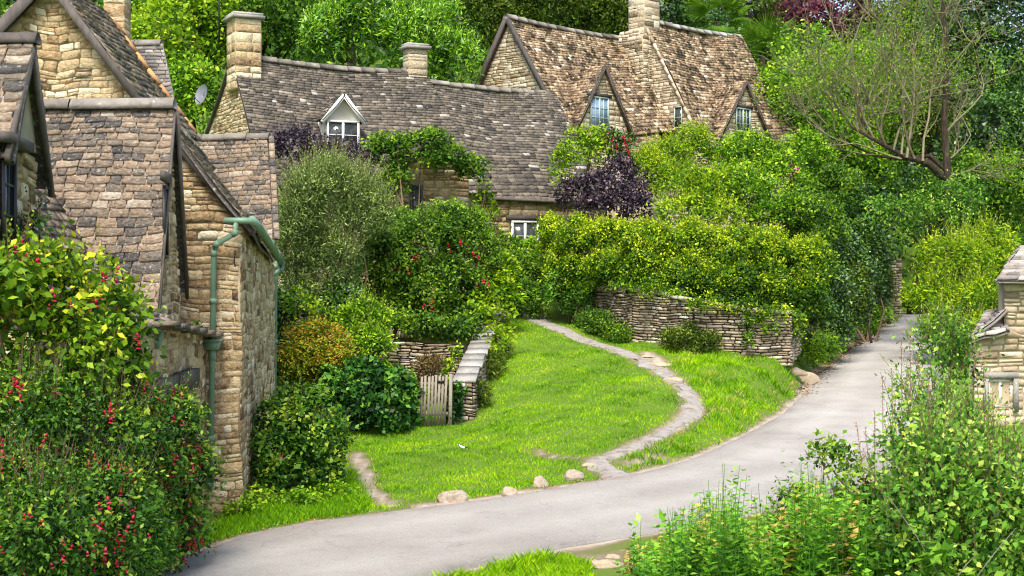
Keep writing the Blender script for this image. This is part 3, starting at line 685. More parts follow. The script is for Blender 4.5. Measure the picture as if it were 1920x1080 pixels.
def dormer(parent, Fm, a0, a1, ac, bf, zb, za, bt, wa0, wa1, wz0, wz1, wz_bot, mt, ms, glass, frame, fascia=M_TIMBER, tile=.24, render=False, nl=2, cols=2, rows=3, ov=.18):
    """gabled dormer: front plane b=bf, eave z=zb at a0,a1 ; apex ac,za ; ridge dies at b=bt"""
    O = Fm(0, bf, 0)
    mb = MB(); plane_poly(mb, O, Fm.r, Z, [(a0, wz_bot), (a1, wz_bot), (a1, zb), (ac, za), (a0, zb)], .3, 0, 10.5)
    if not render: lay(mb, O, Fm.r, Z, [(a0, wz_bot), (a1, wz_bot), (a1, zb), (ac, za), (a0, zb)], [(wa0, wz0, wa1, wz1 + .12)], (.13, .22), (.22, .5), .01, .02, int(a0 * 10) + 3)
    # cheeks
    for a, s in ((a0, 1), (a1, -1)):
        mb.box(Fm(a + (0 if s > 0 else -.2), bt + .1, wz_bot + .2), Fm.r * .2, Fm.f * (bf - bt - .42), Z * (zb - wz_bot - .25), 10.5)
    w = mb.build('dormer', (ms, M_RENDER if render else M_MORTAR), parent)
    w_sl = (za - zb) / (ac - a0)
    e0 = a0 - ov; e1 = a1 + ov; ze = zb - ov * w_sl
    k = (za - ze)
    P0, P1 = Fm(ac, bt, za + .06), Fm(ac, bf + .16, za + .06)
    r1 = MB()
    tiles(r1, P0, P1, Fm(e0, bf - .12 - (0 if not render else .0) - .25, ze + .06), Fm(e0, bf + .16, ze + .06), tile * .5, tile * .75, tile, .03, 0, .05, 21, deck=.05, wob=.01)
    tiles(r1, P1, P0, Fm(e1, bf + .16, ze + .06), Fm(e1, bf - .37, ze + .06), tile * .5, tile * .75, tile, .03, 0, .05, 22, deck=.05, wob=.01)
    r1.build('dormer_roof', mt, w)
    f = MB()
    beam(f, Fm(ac, bf + .13, za + .02), Fm(e0, bf + .13, ze + .02), .05, .13, Fm.f, .2); beam(f, Fm(ac, bf + .132, za + .02), Fm(e1, bf + .132, ze + .02), .05, .13, Fm.f, .25)
    f.build('bargeboard', fascia, w)
    fo, g = window(w, Fm(wa0, bf + .01, wz0), Fm.r, Z, wa1 - wa0, wz1 - wz0, cols, rows, frame, fw=.06, split=nl, proud=.045)
    g.build('pane', glass, w)
    if not render:
        l = MB(); l.box(Fm(wa0 - .15, bf + .004, wz1), Fm.r * (wa1 - wa0 + .3), Fm.f * .06, Z * .12, .2); l.build('lintel', M_TIMBER, w)
    return w
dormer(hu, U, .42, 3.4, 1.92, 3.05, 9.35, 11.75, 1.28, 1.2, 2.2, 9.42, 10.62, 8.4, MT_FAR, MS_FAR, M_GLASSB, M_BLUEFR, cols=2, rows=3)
dormer(hu, U, 7.7, 11.1, 9.4, 3.95, 9.5, 11.83, 2.5, 8.8, 9.75, 9.8, 10.78, 8.4, MT_FAR, MS_FAR, M_GLASS, M_BLUEFR, cols=2, rows=3)
tiled('porch_roof', hu, [(at(1165, 246, 54.7), at(1232, 246, 56), at(1168, 285, 52.8), at(1250, 290, 54))], MT_FAR, e0=.14, e1=.2, tw=.3, th=.03, seed=5)
mb = MB(); _p = [at(1168, 285, 52.9), at(1250, 290, 54.1)]
mb.box([_p[0][0], _p[0][1], 4.6], (_p[1] - _p[0]) * np.array([1, 1, 0]), U.f * -1.6, Z * (_p[0][2] - 4.75)); mb.build('porch_wall', MS_FAR, hu)

# ---------------- middle cottage (long grey roof)
E = Frame((-8.58, 44), (.89, .45))
he = thing('stone_cottage', E(5, 3, 4), 'long middle cottage with a sagging dark grey slate roof and a small white dormer', 'cottage')
wallpart('gable_wall', he, E(0, 0, 0), E.f, [(-3.4, 3.4), (3.0, 3.4), (3.0, 6.6), (.05, 10.55), (-3.4, 8.35)], MS_HONEY, seed=14, ch=(.09, .15), cl=(.16, .4), proud=.012, gap=.006)
wallpart('front_wall', he, E(0, 2.95, 0), E.r, [(0, 3.3), (6.2, 3.3), (6.2, 6.5), (0, 6.5)], MS_HONEY, seed=15, ch=(.15, .24), cl=(.25, .55), proud=.02)
wallpart('front_wall', he, E(0, 2.9, 0), E.r, [(6.2, 3.3), (11.6, 3.3), (11.6, 6.42), (6.2, 6.42)], MS_HONEY, seed=16, ch=(.15, .24), cl=(.25, .55), proud=.02, holes=[(8.05, 4.6, 9.2, 5.75)])
tiled('main_roof', he, [(E(-.1, 0, 10.7), E(6.35, 0, 10.62), E(-.1, 3.2, 6.42), E(7.45, 3.25, 6.42))], MT_COT, e0=.10, e1=.17, tw=.25, th=.028, sag=.12, seed=31, wob=.035)
tiled('lower_roof', he, [(E(6.1, 0, 10.32), E(11.2, 0, 10.2), E(6.9, 3.15, 6.32), E(11.7, 3.15, 6.3))], MT_COT, e0=.10, e1=.17, tw=.25, th=.028, sag=.06, seed=37, wob=.04)
tiled('rear_roof', he, [(E(6.35, 0, 10.6), E(-.1, 0, 10.7), E(6.3, -3.5, 8.5), E(-.1, -3.5, 8.4)), (E(11.2, 0, 10.2), E(6.1, 0, 10.32), E(11.2, -3.5, 8.2), E(6.1, -3.5, 8.2))], MT_COT, e0=.25, e1=.35, tw=.5, th=.03, seed=31)
simple('ridge_stones', he, M_RIDGE, lambda m: ridge(m, E(.4, 0, 10.74), E(6.0, 0, 10.66), .14, .45, 2, .12))
simple('ridge_stones', he, M_RIDGE, lambda m: ridge(m, E(6.35, 0, 10.37), E(10.9, 0, 10.25), .13, .45, 3, .05))
c1 = chimney(he, E(.28, .05, 0)[:2], E.r[:2], E.f[:2], .82, .95, 9.6, 11.78, MS_HONEY, seed=11)
c2 = chimney(he, E(6.05, 0, 0)[:2], E.r[:2], E.f[:2], .66, .5, 10.2, 11.32, MS_GREY, seed=12)
dormer(he, E, 2.2, 3.32, 2.76, 2.12, 8.66, 9.34, 1.05, 2.24, 3.28, 7.72, 8.6, 7.5, MT_COT, MS_HONEY, M_GLASS, M_WHITE, M_WHITE, tile=.22, render=True, cols=1, rows=2, ov=.14)
_fw, g = window(he, E(8.1, 2.93, 4.66), E.r, Z, .98, .98, 1, 2, M_WHITE, fw=.07, split=2); g.build('pane', M_GLASS, _fw)
simple('lintel', he, M_TIMBER, lambda m: m.box(E(7.92, 2.92, 5.66), E.r * 1.42, E.f * .07, Z * .14))
simple('gutter', he, M_TIMBER, lambda m: m.tube([E(7.2, 3.24, 6.3), E(11.5, 3.24, 6.22)], .05, 7))
# projecting bay below the climber
wallpart('bay_wall', he, E(0, 4.25, 0), E.r, [(3.7, 3.2), (6.0, 3.2), (6.0, 7.0), (4.85, 7.8), (3.7, 7.0)], MS_HONEY, seed=18, ch=(.15, .24), cl=(.25, .55), holes=[(4.05, 5.2, 4.5, 6.6)])
_fw, g = window(he, E(4.08, 4.27, 5.3), E.r, Z, .4, 1.25, 1, 3, M_TIMBER, fw=.05); g.build('pane', M_GLASS, _fw)
mb = MB(); mb.box(E(6.0, 2.9, 3.2), E.r * -.3, E.f * 1.3, Z * 3.8, .5); mb.box(E(3.7, 2.9, 3.2), E.r * .3, E.f * 1.3, Z * 3.8, .5); mb.build('bay_side', MS_HONEY, he)
tiled('bay_roof', he, [(E(4.85, 1.9, 7.9), E(4.85, 4.4, 7.9), E(3.5, 2.6, 6.9), E(3.5, 4.4, 6.9)), (E(4.85, 4.4, 7.9), E(4.85, 1.9, 7.9), E(6.2, 4.4, 6.9), E(6.2, 2.6, 6.9))], MT_COT, e0=.12, e1=.17, tw=.25, seed=41)
# dish and aerial: own things
dc = at(381, 179, 45.2)
ds = thing('satellite_dish', dc, 'grey satellite dish on the left gable of the middle cottage', 'satellite dish')
mb = MB(); dn = nrm([-.62, -.74, .25]); da = nrm(np.cross(dn, Z)); db = np.cross(dn, da)
vs = []; fs = []
for k, (r_, dd) in enumerate(((.02, 0), (.15, .012), (.26, .045), (.34, .09))):
    for j in range(20):
        q = 2 * math.pi * j / 20; vs.append(dc + da * r_ * .86 * math.cos(q) + db * r_ * math.sin(q) + dn * dd)
for k in range(3):
    for j in range(20):
        fs.append((k * 20 + j, k * 20 + (j + 1) % 20, (k + 1) * 20 + (j + 1) % 20, (k + 1) * 20 + j))
fs.append(tuple(range(20)))
vs2 = [np.asarray(v) - dn * .012 for v in vs]
mb.add(vs, fs, .5); mb.add(vs2, [tuple(reversed(f)) for f in fs], .5)
mb.build('reflector', M_DISH, ds, True)
simple('mounting_arm', ds, M_IRON, lambda m: (m.tube([dc - dn * .01, dc - dn * .12 - Z * .12, at(404, 206, 45.9)], .022, 6), m.tube([dc - Z * .32, dc + dn * .35 - Z * .2], .012, 5), m.box(dc + dn * .35 - Z * .24 - [.03, .03, 0], [.06, 0, 0], [0, .06, 0], Z * .08)))
am = thing('aerial_mast', at(411, 70, 44.3), 'thin grey aerial mast rising beside the chimney of the middle cottage', 'aerial')
simple('mast', am, M_IRON, lambda m: m.tube([at(411, 78, 44.3), at(411, -60, 44.3)], [.03, .024], 7))
for _y in (62, 48): simple('bracket', am, M_IRON, lambda m: m.tube([at(411, _y, 44.3), at(424, _y, 44.2)], .014, 5))

# ---------------- near terrace: house with cross gable, dormer and street wall
hm = thing('stone_cottage', (-5.5, 18, 0), 'nearest stone cottage on the left with a brown slate cross wing and a timber lintel', 'cottage')
B0, B1, BA = np.array([-4.67, 18.6, 0]), np.array([-5.09, 21.8, 0]), np.array([-4.92, 20.45, 0])
ub = nrm(B1 - B0)
wallpart('gable_wall', hm, B0, ub, [(0, 2.6), (3.2, 2.6), (3.2, 3.35), (1.8, 5.86), (0.02, 3.0)], MS_HONEY, seed=21, ch=(.1, .19), cl=(.16, .45), holes=[(.62, 3.85, 1.12, 5.05)], proud=.02, thick=.4)
Pg = lambda a, z, d=0: B0 + ub * a + Z * z + np.cross(ub, Z) * d
fo, g = window(hm, Pg(.66, 3.9, .02), ub, Z, .42, 1.0, 1, 1, M_IRON, fw=.05); g.build('pane', M_GLASS, fo)
simple('lintel', hm, M_TIMBER, lambda m: m.box(Pg(.5, 4.95, .01), ub * .75, np.cross(ub, Z) * .07, Z * .13))
tiled('wing_roof', hm, [(np.array([-7.9, 20.7, 6.12]), np.array([-4.86, 20.48, 6.12]), np.array([-7.9, 18.55, 2.95]), np.array([-4.6, 18.45, 2.98]))], MT_NEAR, e0=.105, e1=.185, tw=.27, th=.024, sag=.02, seed=51, rough=1.15, wob=.02)
tiled('rear_roof', hm, [(np.array([-4.86, 20.48, 6.12]), np.array([-7.9, 20.7, 6.12]), np.array([-4.98, 22.0, 3.4]), np.array([-7.9, 22.3, 3.4]))], MT_NEAR, e0=.17, e1=.2, tw=.4, seed=53)
simple('ridge_stones', hm, M_RIDGE, lambda m: ridge(m, [-7.9, 20.68, 6.2], [-4.82, 20.45, 6.2], .13, 1.15, 4))
simple('bargeboard', hm, M_TIMBER, lambda m: (beam(m, Pg(1.85, 6.02, .1), Pg(3.38, 3.35, .1), .05, .11, np.cross(ub, Z)), beam(m, Pg(1.84, 6.0, .07), Pg(-.12, 2.95, .05), .03, .07, np.cross(ub, Z))))
M0 = np.array([-4.42, 14.0, 0]); um = nrm([-.3, 7.9, 0]); nm_ = np.cross(um, Z)
wallpart('street_wall', hm, M0, um, [(0, -.3), (7.95, -.3), (7.95, 2.9), (0, 2.98)], MS_HONEY, seed=22, ch=(.09, .2), cl=(.14, .4), proud=.012, gap=.003, warp=.03, holes=[(4.5, .9, 6.4, 2.28)])
simple('timber_lintel', hm, M_TIMBER, lambda m: (m.box(M0 + um * 4.2 + Z * 2.12 + nm_ * .0, um * 1.2, nm_ * .09, Z * .2, .6), m.box(M0 + um * 5.4 + Z * 2.07, um * 1.25, nm_ * .14, Z * .27, .3)), )
simple('door', hm, M_TIMBER, lambda m: [m.box(M0 + um * (4.55 + .3 * k) + Z * .1 + nm_ * .004, um * .285, nm_ * .03, Z * 2.0, .2 + .1 * (k % 3)) for k in range(6)])
def _led(m):
    for k in range(6):
        a = 3.9 + k * .68; m.box(M0 + um * a + Z * (3.02 - .05 * k) - nm_ * .15, um * .66, nm_ * .42, Z * .055, random.uniform(.2, .6))
simple('stone_ledge', hm, MT_NEAR, _led)
tiled('main_roof', hm, [(np.array([-5.75, 14.6, 4.02]), np.array([-5.75, 19.2, 3.95]), np.array([-4.45, 14.6, 3.08]), np.array([-4.45, 18.75, 3.0])),
                        (np.array([-7.9, 14.6, 6.6]), np.array([-7.9, 20.6, 6.6]), np.array([-5.7, 14.6, 4.0]), np.array([-5.7, 19.25, 3.93]))], MT_NEAR, e0=.14, e1=.17, tw=.3, th=.032, seed=57, rough=1.5)
# near dormer
N0 = np.array([-4.93, 13.6, 0]); un = nrm([-.143, .99, 0]); nn_ = np.cross(un, Z)
Pn = lambda a, z, d=0: N0 + un * a + Z * z + nn_ * d
mb = MB(); plane_poly(mb, N0, un, Z, [(-.3, 3.4), (1.95, 3.4), (1.95, 4.92), (-.3, 4.98)], .3, 0, 10.5)
lay(mb, N0, un, Z, [(.75, 3.4), (1.95, 3.4), (1.95, 4.9), (.75, 4.9)], (), (.12, .2), (.25, .45), .008, .03, 5); lay(mb, N0, un, Z, [(-.3, 3.4), (.05, 3.4), (.05, 4.9), (-.3, 4.9)], (), (.12, .2), (.25, .45), .008, .03, 6)
dn_ = mb.build('dormer', (MS_HONEY, M_MORTAR), hm)
mb = MB(); mb.prism([Pn(.25, 4.98), Pn(2.15, 4.98), Pn(1.3, 6.02)], -nn_ * .1, .5); mb.build('gable_board', mat('grey_render', [(0, (.20, .17, .11)), (1, (.33, .29, .20))], 5, .5, .9), dn_)
fo, g = window(dn_, Pn(.1, 3.55, .01), un, Z, .62, 1.32, 2, 4, M_IRON, fw=.05); g.build('pane', M_GLASS, dn_)
mb = MB(); mb.box(Pn(.0, 4.9, 0), un * 1.15, nn_ * .14, Z * .1, .3); mb.build('lintel', M_TIMBER, dn_)
mb = MB(); tiles(mb, np.array([-7.6, 15.05, 6.1]), Pn(1.3, 6.08, .12), np.array([-7.6, 13.5, 4.7]), Pn(.05, 4.75, .14), .15, .2, .33, .03, seed=61, rough=1.5)
tiles(mb, Pn(1.3, 6.08, .12), np.array([-7.6, 15.05, 6.1]), Pn(2.35, 4.65, .12), np.array([-7.6, 16.2, 4.7]), .15, .2, .33, .03, seed=62)
mb.build('dormer_roof', MT_NEAR, dn_)
mb = MB(); beam(mb, Pn(1.3, 6.0, .1), Pn(2.4, 4.55, .1), .05, .12, nn_); beam(mb, Pn(1.29, 6.0, .098), Pn(.0, 4.72, .1), .05, .1, nn_); ridge(mb, [-7.6, 15.05, 6.16], Pn(1.3, 6.14, .16), .09, .4, 3); mb.build('bargeboard', M_TIMBER, dn_)
def pipe(name, parent, pts, r=.043, col=None, label=None):
    mb = MB(); pts = [np.asarray(p, float) for p in pts]
    mb.tube(pts, r, 10)
    for k in range(1, len(pts) - 1): mb.tube([pts[k] + nrm(pts[k - 1] - pts[k]) * .05, pts[k], pts[k] + nrm(pts[k + 1] - pts[k]) * .05], r * 1.16, 10)
    for z in (col or []):
        a, b = pts[-2], pts[-1]; s = (z - a[2]) / (b[2] - a[2]); p = a + (b - a) * s
        mb.tube([p + Z * .04, p - Z * .04], r * 1.3, 10); mb.box(p - [.02, 0, .015], [.04, 0, 0], [0, .12, 0], Z * .03)
    o = mb.build(name, M_PIPE, parent, False)
    if label: o['label'] = label
    return o
pipe('downpipe', hm, [at(302, 622, 18.2), at(296, 645, 18.2), at(270, 660, 18.15), at(265, 680, 18.1), at(262, 900, 18.1)], .04, [2.0])

# ---------------- second near cottage: street gable with green pipes, wing behind
hc = thing('stone_cottage', (-4.8, 25, 0), 'narrow honey stone cottage with a gable end, green gutter and tall green downpipes', 'cottage')
K = np.array([-4.2, 22, 0]); K2 = np.array([-4.84, 29, 0]); uc = nrm([.995, .09, 0]); ur = nrm(K2 - K); nr_ = np.cross(ur, Z)
wallpart('gable_wall', hc, K, uc, [(-2.7, -.2), (0, -.2), (0, 4.6), (-1.25, 6.15), (-2.7, 4.4)], MS_HONEY, seed=24, ch=(.07, .18), cl=(.12, .42), proud=.014, gap=.003, warp=.035)
wallpart('street_wall', hc, K, ur, [(0, -.2), (7.0, .2), (7.0, 3.95), (0, 4.5)], MS_HONEY, seed=25, ch=(.09, .19), cl=(.16, .45), proud=.010, gap=.003, warp=.03)
Kp = lambda a, z, b=0: K + uc * a + Z * z + ur * b
tiled('main_roof', hc, [(Kp(-1.25, 6.22, -.2), Kp(-1.25, 6.02, 5.6), Kp(.22, 4.38, -.2), Kp(.12, 4.02, 5.6))], MT_NEAR, e0=.12, e1=.17, tw=.28, th=.028, seed=71, rough=1.3)
tiled('rear_roof', hc, [(Kp(-1.25, 6.0, 7.2), Kp(-1.25, 6.22, -.2), Kp(-2.9, 4.1, 7.2), Kp(-2.9, 4.2, -.2))], MT_NEAR, e0=.17, e1=.2, tw=.4, seed=72)
simple('bargeboard', hc, M_TIMBER, lambda m: (beam(m, Kp(-1.25, 6.13, -.14), Kp(-.02, 4.6, -.14), .05, .15, ur), beam(m, Kp(-.0, 4.62, -.141), Kp(.22, 4.33, -.141), .045, .1, ur)))
DA, DB, DC, DD = at(340, 260, 32), at(502, 258, 31.6), at(340, 480, 30), at(513, 452, 30)
tiled('wing_roof', hc, [(DA, DB, DC, DD)], MT_NEAR, e0=.12, e1=.17, tw=.26, th=.026, seed=75, rough=1.1)
tiled('wing_rear_roof', hc, [(DB, DA, DB + [-.2, 1.6, -2.2], DA + [0, 1.6, -2.2])], MT_NEAR, e0=.3, e1=.3, tw=.4, seed=76)
simple('ridge_stones', hc, M_RIDGE, lambda m: ridge(m, DA + Z * .06, DB + [.05, 0, .06], .12, .5, 4))
simple('ridge_stones', hc, M_RIDGE, lambda m: ridge(m, Kp(-1.25, 6.28, -.2), Kp(-1.25, 6.08, 5.6), .1, .5, 4))
dg = DD - DB; ug = nrm([-.09, .995, 0])
mb = MB(); Dm = DB * np.array([1, 1, 0]); y0 = DD[1] - DB[1]
plane_poly(mb, Dm + [-.06, 0, 0], ug, Z, [(y0, 0.0), (1.5, 0.0), (1.5, 4.4), (0, 6.5), (y0, 4.2)], .3, 0, 10.5)
lay(mb, Dm + [-.06, 0, 0], ug, Z, [(y0, 0.0), (1.5, 0.0), (1.5, 4.4), (0, 6.5), (y0, 4.2)], (), (.13, .2), (.2, .4), .01, .02, 8)
mb.build('gable_wall', (MS_GREY, M_MORTAR), hc)
def _vt(m):
    A_, B_ = DB + [.08, 0, .02], DD + [.08, -.05, .02]; n = 13
    for k in range(n): beam(m, A_ + (B_ - A_) * k / n, A_ + (B_ - A_) * (k + .94) / n + Z * .01, .12, .07, [1, 0, 0], random.random())
simple('verge_stones', hc, MT_NEAR, _vt)
# gutters and pipes
def _gut(m):
    m.tube([at(420, 414, 21.72), at(476, 414, 21.72)], .05, 9); m.tube([at(472, 413, 21.7), at(484, 425, 22.2), at(528, 492, 29)], [.07, .07, .075], 9)
    for s in (.12, .4, .7): p = at(484, 425, 22.2) * (1 - s) + at(528, 492, 29) * s; m.tube([p + Z * .0 + ur * -.03, p + ur * .05], .092, 9)
simple('gutter', hc, M_PIPE, _gut)
pipe('downpipe', hc, [at(443, 417, 21.72), at(441, 437, 21.72), at(405, 458, 21.76), at(401, 475, 21.8), at(394, 905, 21.8)], .045, [3.3, 1.2, .5], 'tall green downpipe with a rainwater hopper')
def _hop(m):
    a, b = at(382, 640, 21.78), at(414, 640, 21.78); w = b - a
    m.hexa([a + w * .12 - [0, .1, .13], b - w * .12 - [0, .1, .13], b - w * .12 + [0, .08, -.13], a + w * .12 + [0, .08, -.13], a - [0, .13, 0], b - [0, .13, 0], b + [0, .1, 0], a + [0, .1, 0]])
    m.box(a - [.02, .15, 0], w + [.04, 0, 0], [0, .27, 0], Z * .035); p = at(398, 664, 21.78); m.tube([p + Z * .08, p - Z * .09], .058, 10)
    m.tube([at(372, 634, 21.85), at(394, 634, 21.85)], .06, 8)
simple('rainwater_hopper', hc, M_PIPE, _hop)
pipe('downpipe', hc, [at(530, 492, 28.9), at(527, 506, 28.8), at(502, 522, 28.6), at(499, 535, 28.55), at(494, 860, 28.4)], .05, [2.2])
pipe('downpipe', hc, [at(522, 480, 29.2), at(516, 500, 29.2), at(513, 860, 29.2)], .05, [2.4])
simple('iron_bracket', hc, M_IRON, lambda m: m.tube([at(441, 470, 21.93), at(439, 492, 21.8), at(441, 500, 21.93)], .012, 5))

# ---------------- tall house at far left
ha = thing('stone_house', (-9, 28, 1), 'tall stone house with a big pointed gable at the top left corner', 'house')
GA = np.array([0, 26, 0])
wallpart('gable_wall', ha, GA, [1, 0, 0], [(-13.5, 1), (-6.6, 1), (-6.6, 6.6), (-8.41, 9.05), (-13.5, 3.85)], MS_HONEY, seed=27, ch=(.08, .2), cl=(.12, .42), proud=.010, gap=.003, warp=.045)
tiled('main_roof', ha, [(np.array([-8.41, 25.7, 9.2]), np.array([-8.41, 29.2, 9.2]), np.array([-6.45, 25.7, 6.53]), np.array([-6.45, 29.2, 6.53])),
                        (np.array([-8.41, 29.2, 9.2]), np.array([-8.41, 25.7, 9.2]), np.array([-13.6, 29.2, 3.8]), np.array([-13.6, 25.7, 3.8]))], MT_NEAR, e0=.14, e1=.2, tw=.32, th=.04, seed=81, rough=1.6)
simple('bargeboard', ha, M_TIMBER, lambda m: (beam(m, [-8.41, 25.72, 9.1], [-6.4, 25.72, 6.4], .06, .14, [0, 1, 0]), beam(m, [-8.41, 25.715, 9.1], [-13.6, 25.715, 3.65], .06, .2, [0, 1, 0])))
M_ORANGE = mat('orange_ridge_tile', [(0, (.22, .10, .04)), (1, (.50, .27, .11))], 6, .5, .85)
simple('verge_tiles', ha, M_ORANGE, lambda m: [beam(m, np.array([-8.2, 29.2, 8.98]) + np.array([2.95, 0, -4.0]) * k / 12, np.array([-8.2, 29.2, 8.98]) + np.array([2.95, 0, -4.0]) * (k + .93) / 12 + Z * .015, .16, .09, [0, 1, 0], random.random()) for k in range(7)])
tiled('wing_roof', ha, [(at(205, 82, 31.2), at(304, 80, 31), at(215, 280, 29.3), at(344, 262, 29.2))], MT_GREYFAR, e0=.12, e1=.17, tw=.28, th=.03, seed=83)
simple('ridge_stones', ha, M_RIDGE, lambda m: ridge(m, at(205, 80, 31.2), at(304, 78, 31), .11, .5, 2))
mb = MB(); q = at(340, 262, 29.4); mb.box([-9.5, 29.4, .5], [9.5 + q[0] - .1, 0, 0], [0, 3.2, 0], Z * (q[2] - .7)); q0 = at(302, 86, 31.1)
mb.prism([[q[0] - .12, 29.4, q[2] - .2], [q0[0] - .05, 31.1, q0[2] - .1], [q0[0] - .1, 32.6, q[2] - .2]], [-.2, 0, 0], .5); mb.build('wing_wall', MS_GREY, ha)
chimney(ha, (-8.2, 29.55), (1, 0), (0, -1), .42, .5, 7.4, 9.75, MS_HONEY, seed=13); 

# ---------------- right-hand cottage by the lane
hr = thing('stone_cottage', (10.6, 30.5, .6), 'small pale stone cottage at the right edge with a low slate roofed lean-to', 'cottage')
def RH(x, dy, z): return np.array([x + .37 * dy, 30 + dy, z])
wallpart('front_wall', hr, [10.38, 30, 0], [1, 0, 0], [(0, .2), (5, .2), (5, 3.62), (0, 3.62)], MS_FAR, seed=41, ch=(.12, .18), cl=(.2, .42), proud=.02)
wallpart('side_wall', hr, RH(10.38, 4, 0), [-.37, -1, 0], [(0, .2), (3.85, .2), (3.85, 3.6), (0, 3.6)], MS_FAR, seed=42, ch=(.12, .18), cl=(.2, .42), proud=.015)
wallpart('lean_to_wall', hr, [9.72, 29.9, 0], [1, 0, 0], [(0, .2), (1.3, .2), (1.3, 2.4), (.66, 2.62), (0, 2.42)], MS_FAR, seed=43, ch=(.12, .18), cl=(.2, .42), proud=.015, holes=[(.4, 1.02, .72, 1.6)])
mb = MB(); mb.slab([9.74, 30.25, 2.3], [10.36, 30.25, 2.3], RH(10.36, 2, 2.3), RH(9.74, 2, 2.3), [0, 0, -2.1]); mb.build('lean_to_side', MS_FAR, hr)
tiled('main_roof', hr, [(RH(10.75, 1.6, 4.45), RH(15.6, 1.6, 4.45), np.array([10.08, 29.62, 3.66]), np.array([15.6, 29.62, 3.66])), (RH(10.75, 3, 4.45), RH(10.75, 1.6, 4.45), RH(10.2, 4.4, 3.62), RH(10.22, -.4, 3.64))], MT_GREYFAR, e0=.15, e1=.2, tw=.35, th=.04, seed=91)
tiled('lean_to_roof', hr, [(RH(10.3, .9, 3.05), np.array([10.37, 29.8, 3.05]), RH(9.7, .9, 2.42), np.array([9.55, 29.65, 2.46])), (RH(9.95, .9, 3.0), RH(10.3, .9, 3.05), np.array([9.55, 29.65, 2.44]), np.array([10.38, 29.65, 2.6]))], MT_GREYFAR, e0=.13, e1=.18, tw=.3, th=.04, seed=93)
fo, g = window(hr, [10.0, 29.93, 1.0], [1, 0, 0], Z, .52, .58, 1, 2, M_WHITE, fw=.045, split=2); g.build('pane', M_GLASS, fo)
simple('window_surround', hr, M_COPE, lambda m: (m.box([9.9, 29.8, 1.6], [.72, 0, 0], [0, .14, 0], Z * .13), m.box([9.9, 29.8, .9], [.1, 0, 0], [0, .14, 0], Z * .7), m.box([10.52, 29.8, .9], [.1, 0, 0], [0, .14, 0], Z * .7)))

# ================================================================ GARDEN WALLS
def wallrun(name, label, cat, base, top, thick, mt, seed, ch, cl, gap=.012, proud=.045, both=False, warp=.02, tb=0.0):
    """polyline wall: base list (x,y,z) & top z list"""
    b0 = np.array(base, float); root = thing(name, (b0[:, 0].mean(), b0[:, 1].mean(), b0[:, 2].min()), label, cat)
    mb = MB()
    for i in range(len(base) - 1):
        a, b = b0[i], b0[i + 1]; d = (b - a) * np.array([1, 1, 0]); L = np.linalg.norm(d); u = d / L; O = np.array([a[0], a[1], 0])
        poly = [(0, a[2] - .15), (L, b[2] - .15), (L, top[i + 1]), (0, top[i])]
        plane_poly(mb, O, u, Z, poly, thick, -.03, 10.3 + i * .001)
        lay(mb, O, u, Z, poly, (), ch, cl, gap, proud, seed + i, warp, tb, .24)
        if both: lay(mb, O + d - np.cross(u, Z) * (thick + .06), -u, Z, [(0, poly[1][1]), (L, poly[0][1]), (L, poly[3][1]), (0, poly[2][1])], (), ch, cl, gap, proud, seed + i + 9, warp, tb)
    mb.build('stonework', (mt, M_GAP), root)
    return root
MS_DRY = mat('dry_stone', [(0, (.10, .075, .045)), (.3, (.24, .185, .12)), (.6, (.37, .30, .205)), (.85, (.47, .40, .295)), (1, (.58, .54, .45))], 9, .36, .92,
             [(3, .58, .7, (.16, .13, .08), .5), (12, .62, .72, (.66, .64, .58), .5), (6, .66, .76, (.48, .28, .10), .5)], (26, .8, .03))
bw = [at(*c) for c in [(1085, 588, 42), (1120, 612, 40.3), (1185, 645, 38), (1300, 660, 36.5), (1400, 668, 36.1), (1482, 676, 36.3), (1500, 650, 38.6)]]
tw_ = [at(1085, 550, 42)[2], at(1120, 543, 40.3)[2], at(1185, 545, 38)[2], at(1300, 566, 36.5)[2], at(1400, 584, 36.1)[2], at(1482, 590, 36.3)[2], at(1500, 590, 38.6)[2]]
w1 = wallrun('dry_stone_wall', 'long curved dry stone retaining wall below the yellow green hedge', 'stone wall', bw, tw_, .5, MS_DRY, 100, (.05, .10), (.10, .36), .008, .04)
def _cp(m):
    rd = random.Random(4)
    for i in range(len(bw) - 1):
        a = np.array([*bw[i][:2], tw_[i]]); b = np.array([*bw[i + 1][:2], tw_[i + 1]]); L = np.linalg.norm(b - a); x = 0; u = (b - a) / L; n = np.cross(nrm([u[0], u[1], 0]), Z)
        while x < L - .1:
            w = min(rd.uniform(.18, .5), L - x); h = rd.uniform(.05, .11)
            m.hexa([a + u * (x + .01) + n * rd.uniform(.0, .07), a + u * (x + w - .01) + n * rd.uniform(.0, .07), a + u * (x + w - .02) - n * .4, a + u * (x + .02) - n * .4,
                    a + u * (x + .02) + n * rd.uniform(-.02, .04) + Z * h, a + u * (x + w - .02) + n * rd.uniform(-.02, .04) + Z * h * rd.uniform(.8, 1.2), a + u * (x + w - .03) - n * .38 + Z * h, a + u * (x + .03) - n * .38 + Z * h], rd.gauss(.6, .2)); x += w
simple('coping', w1, MS_DRY, _cp)
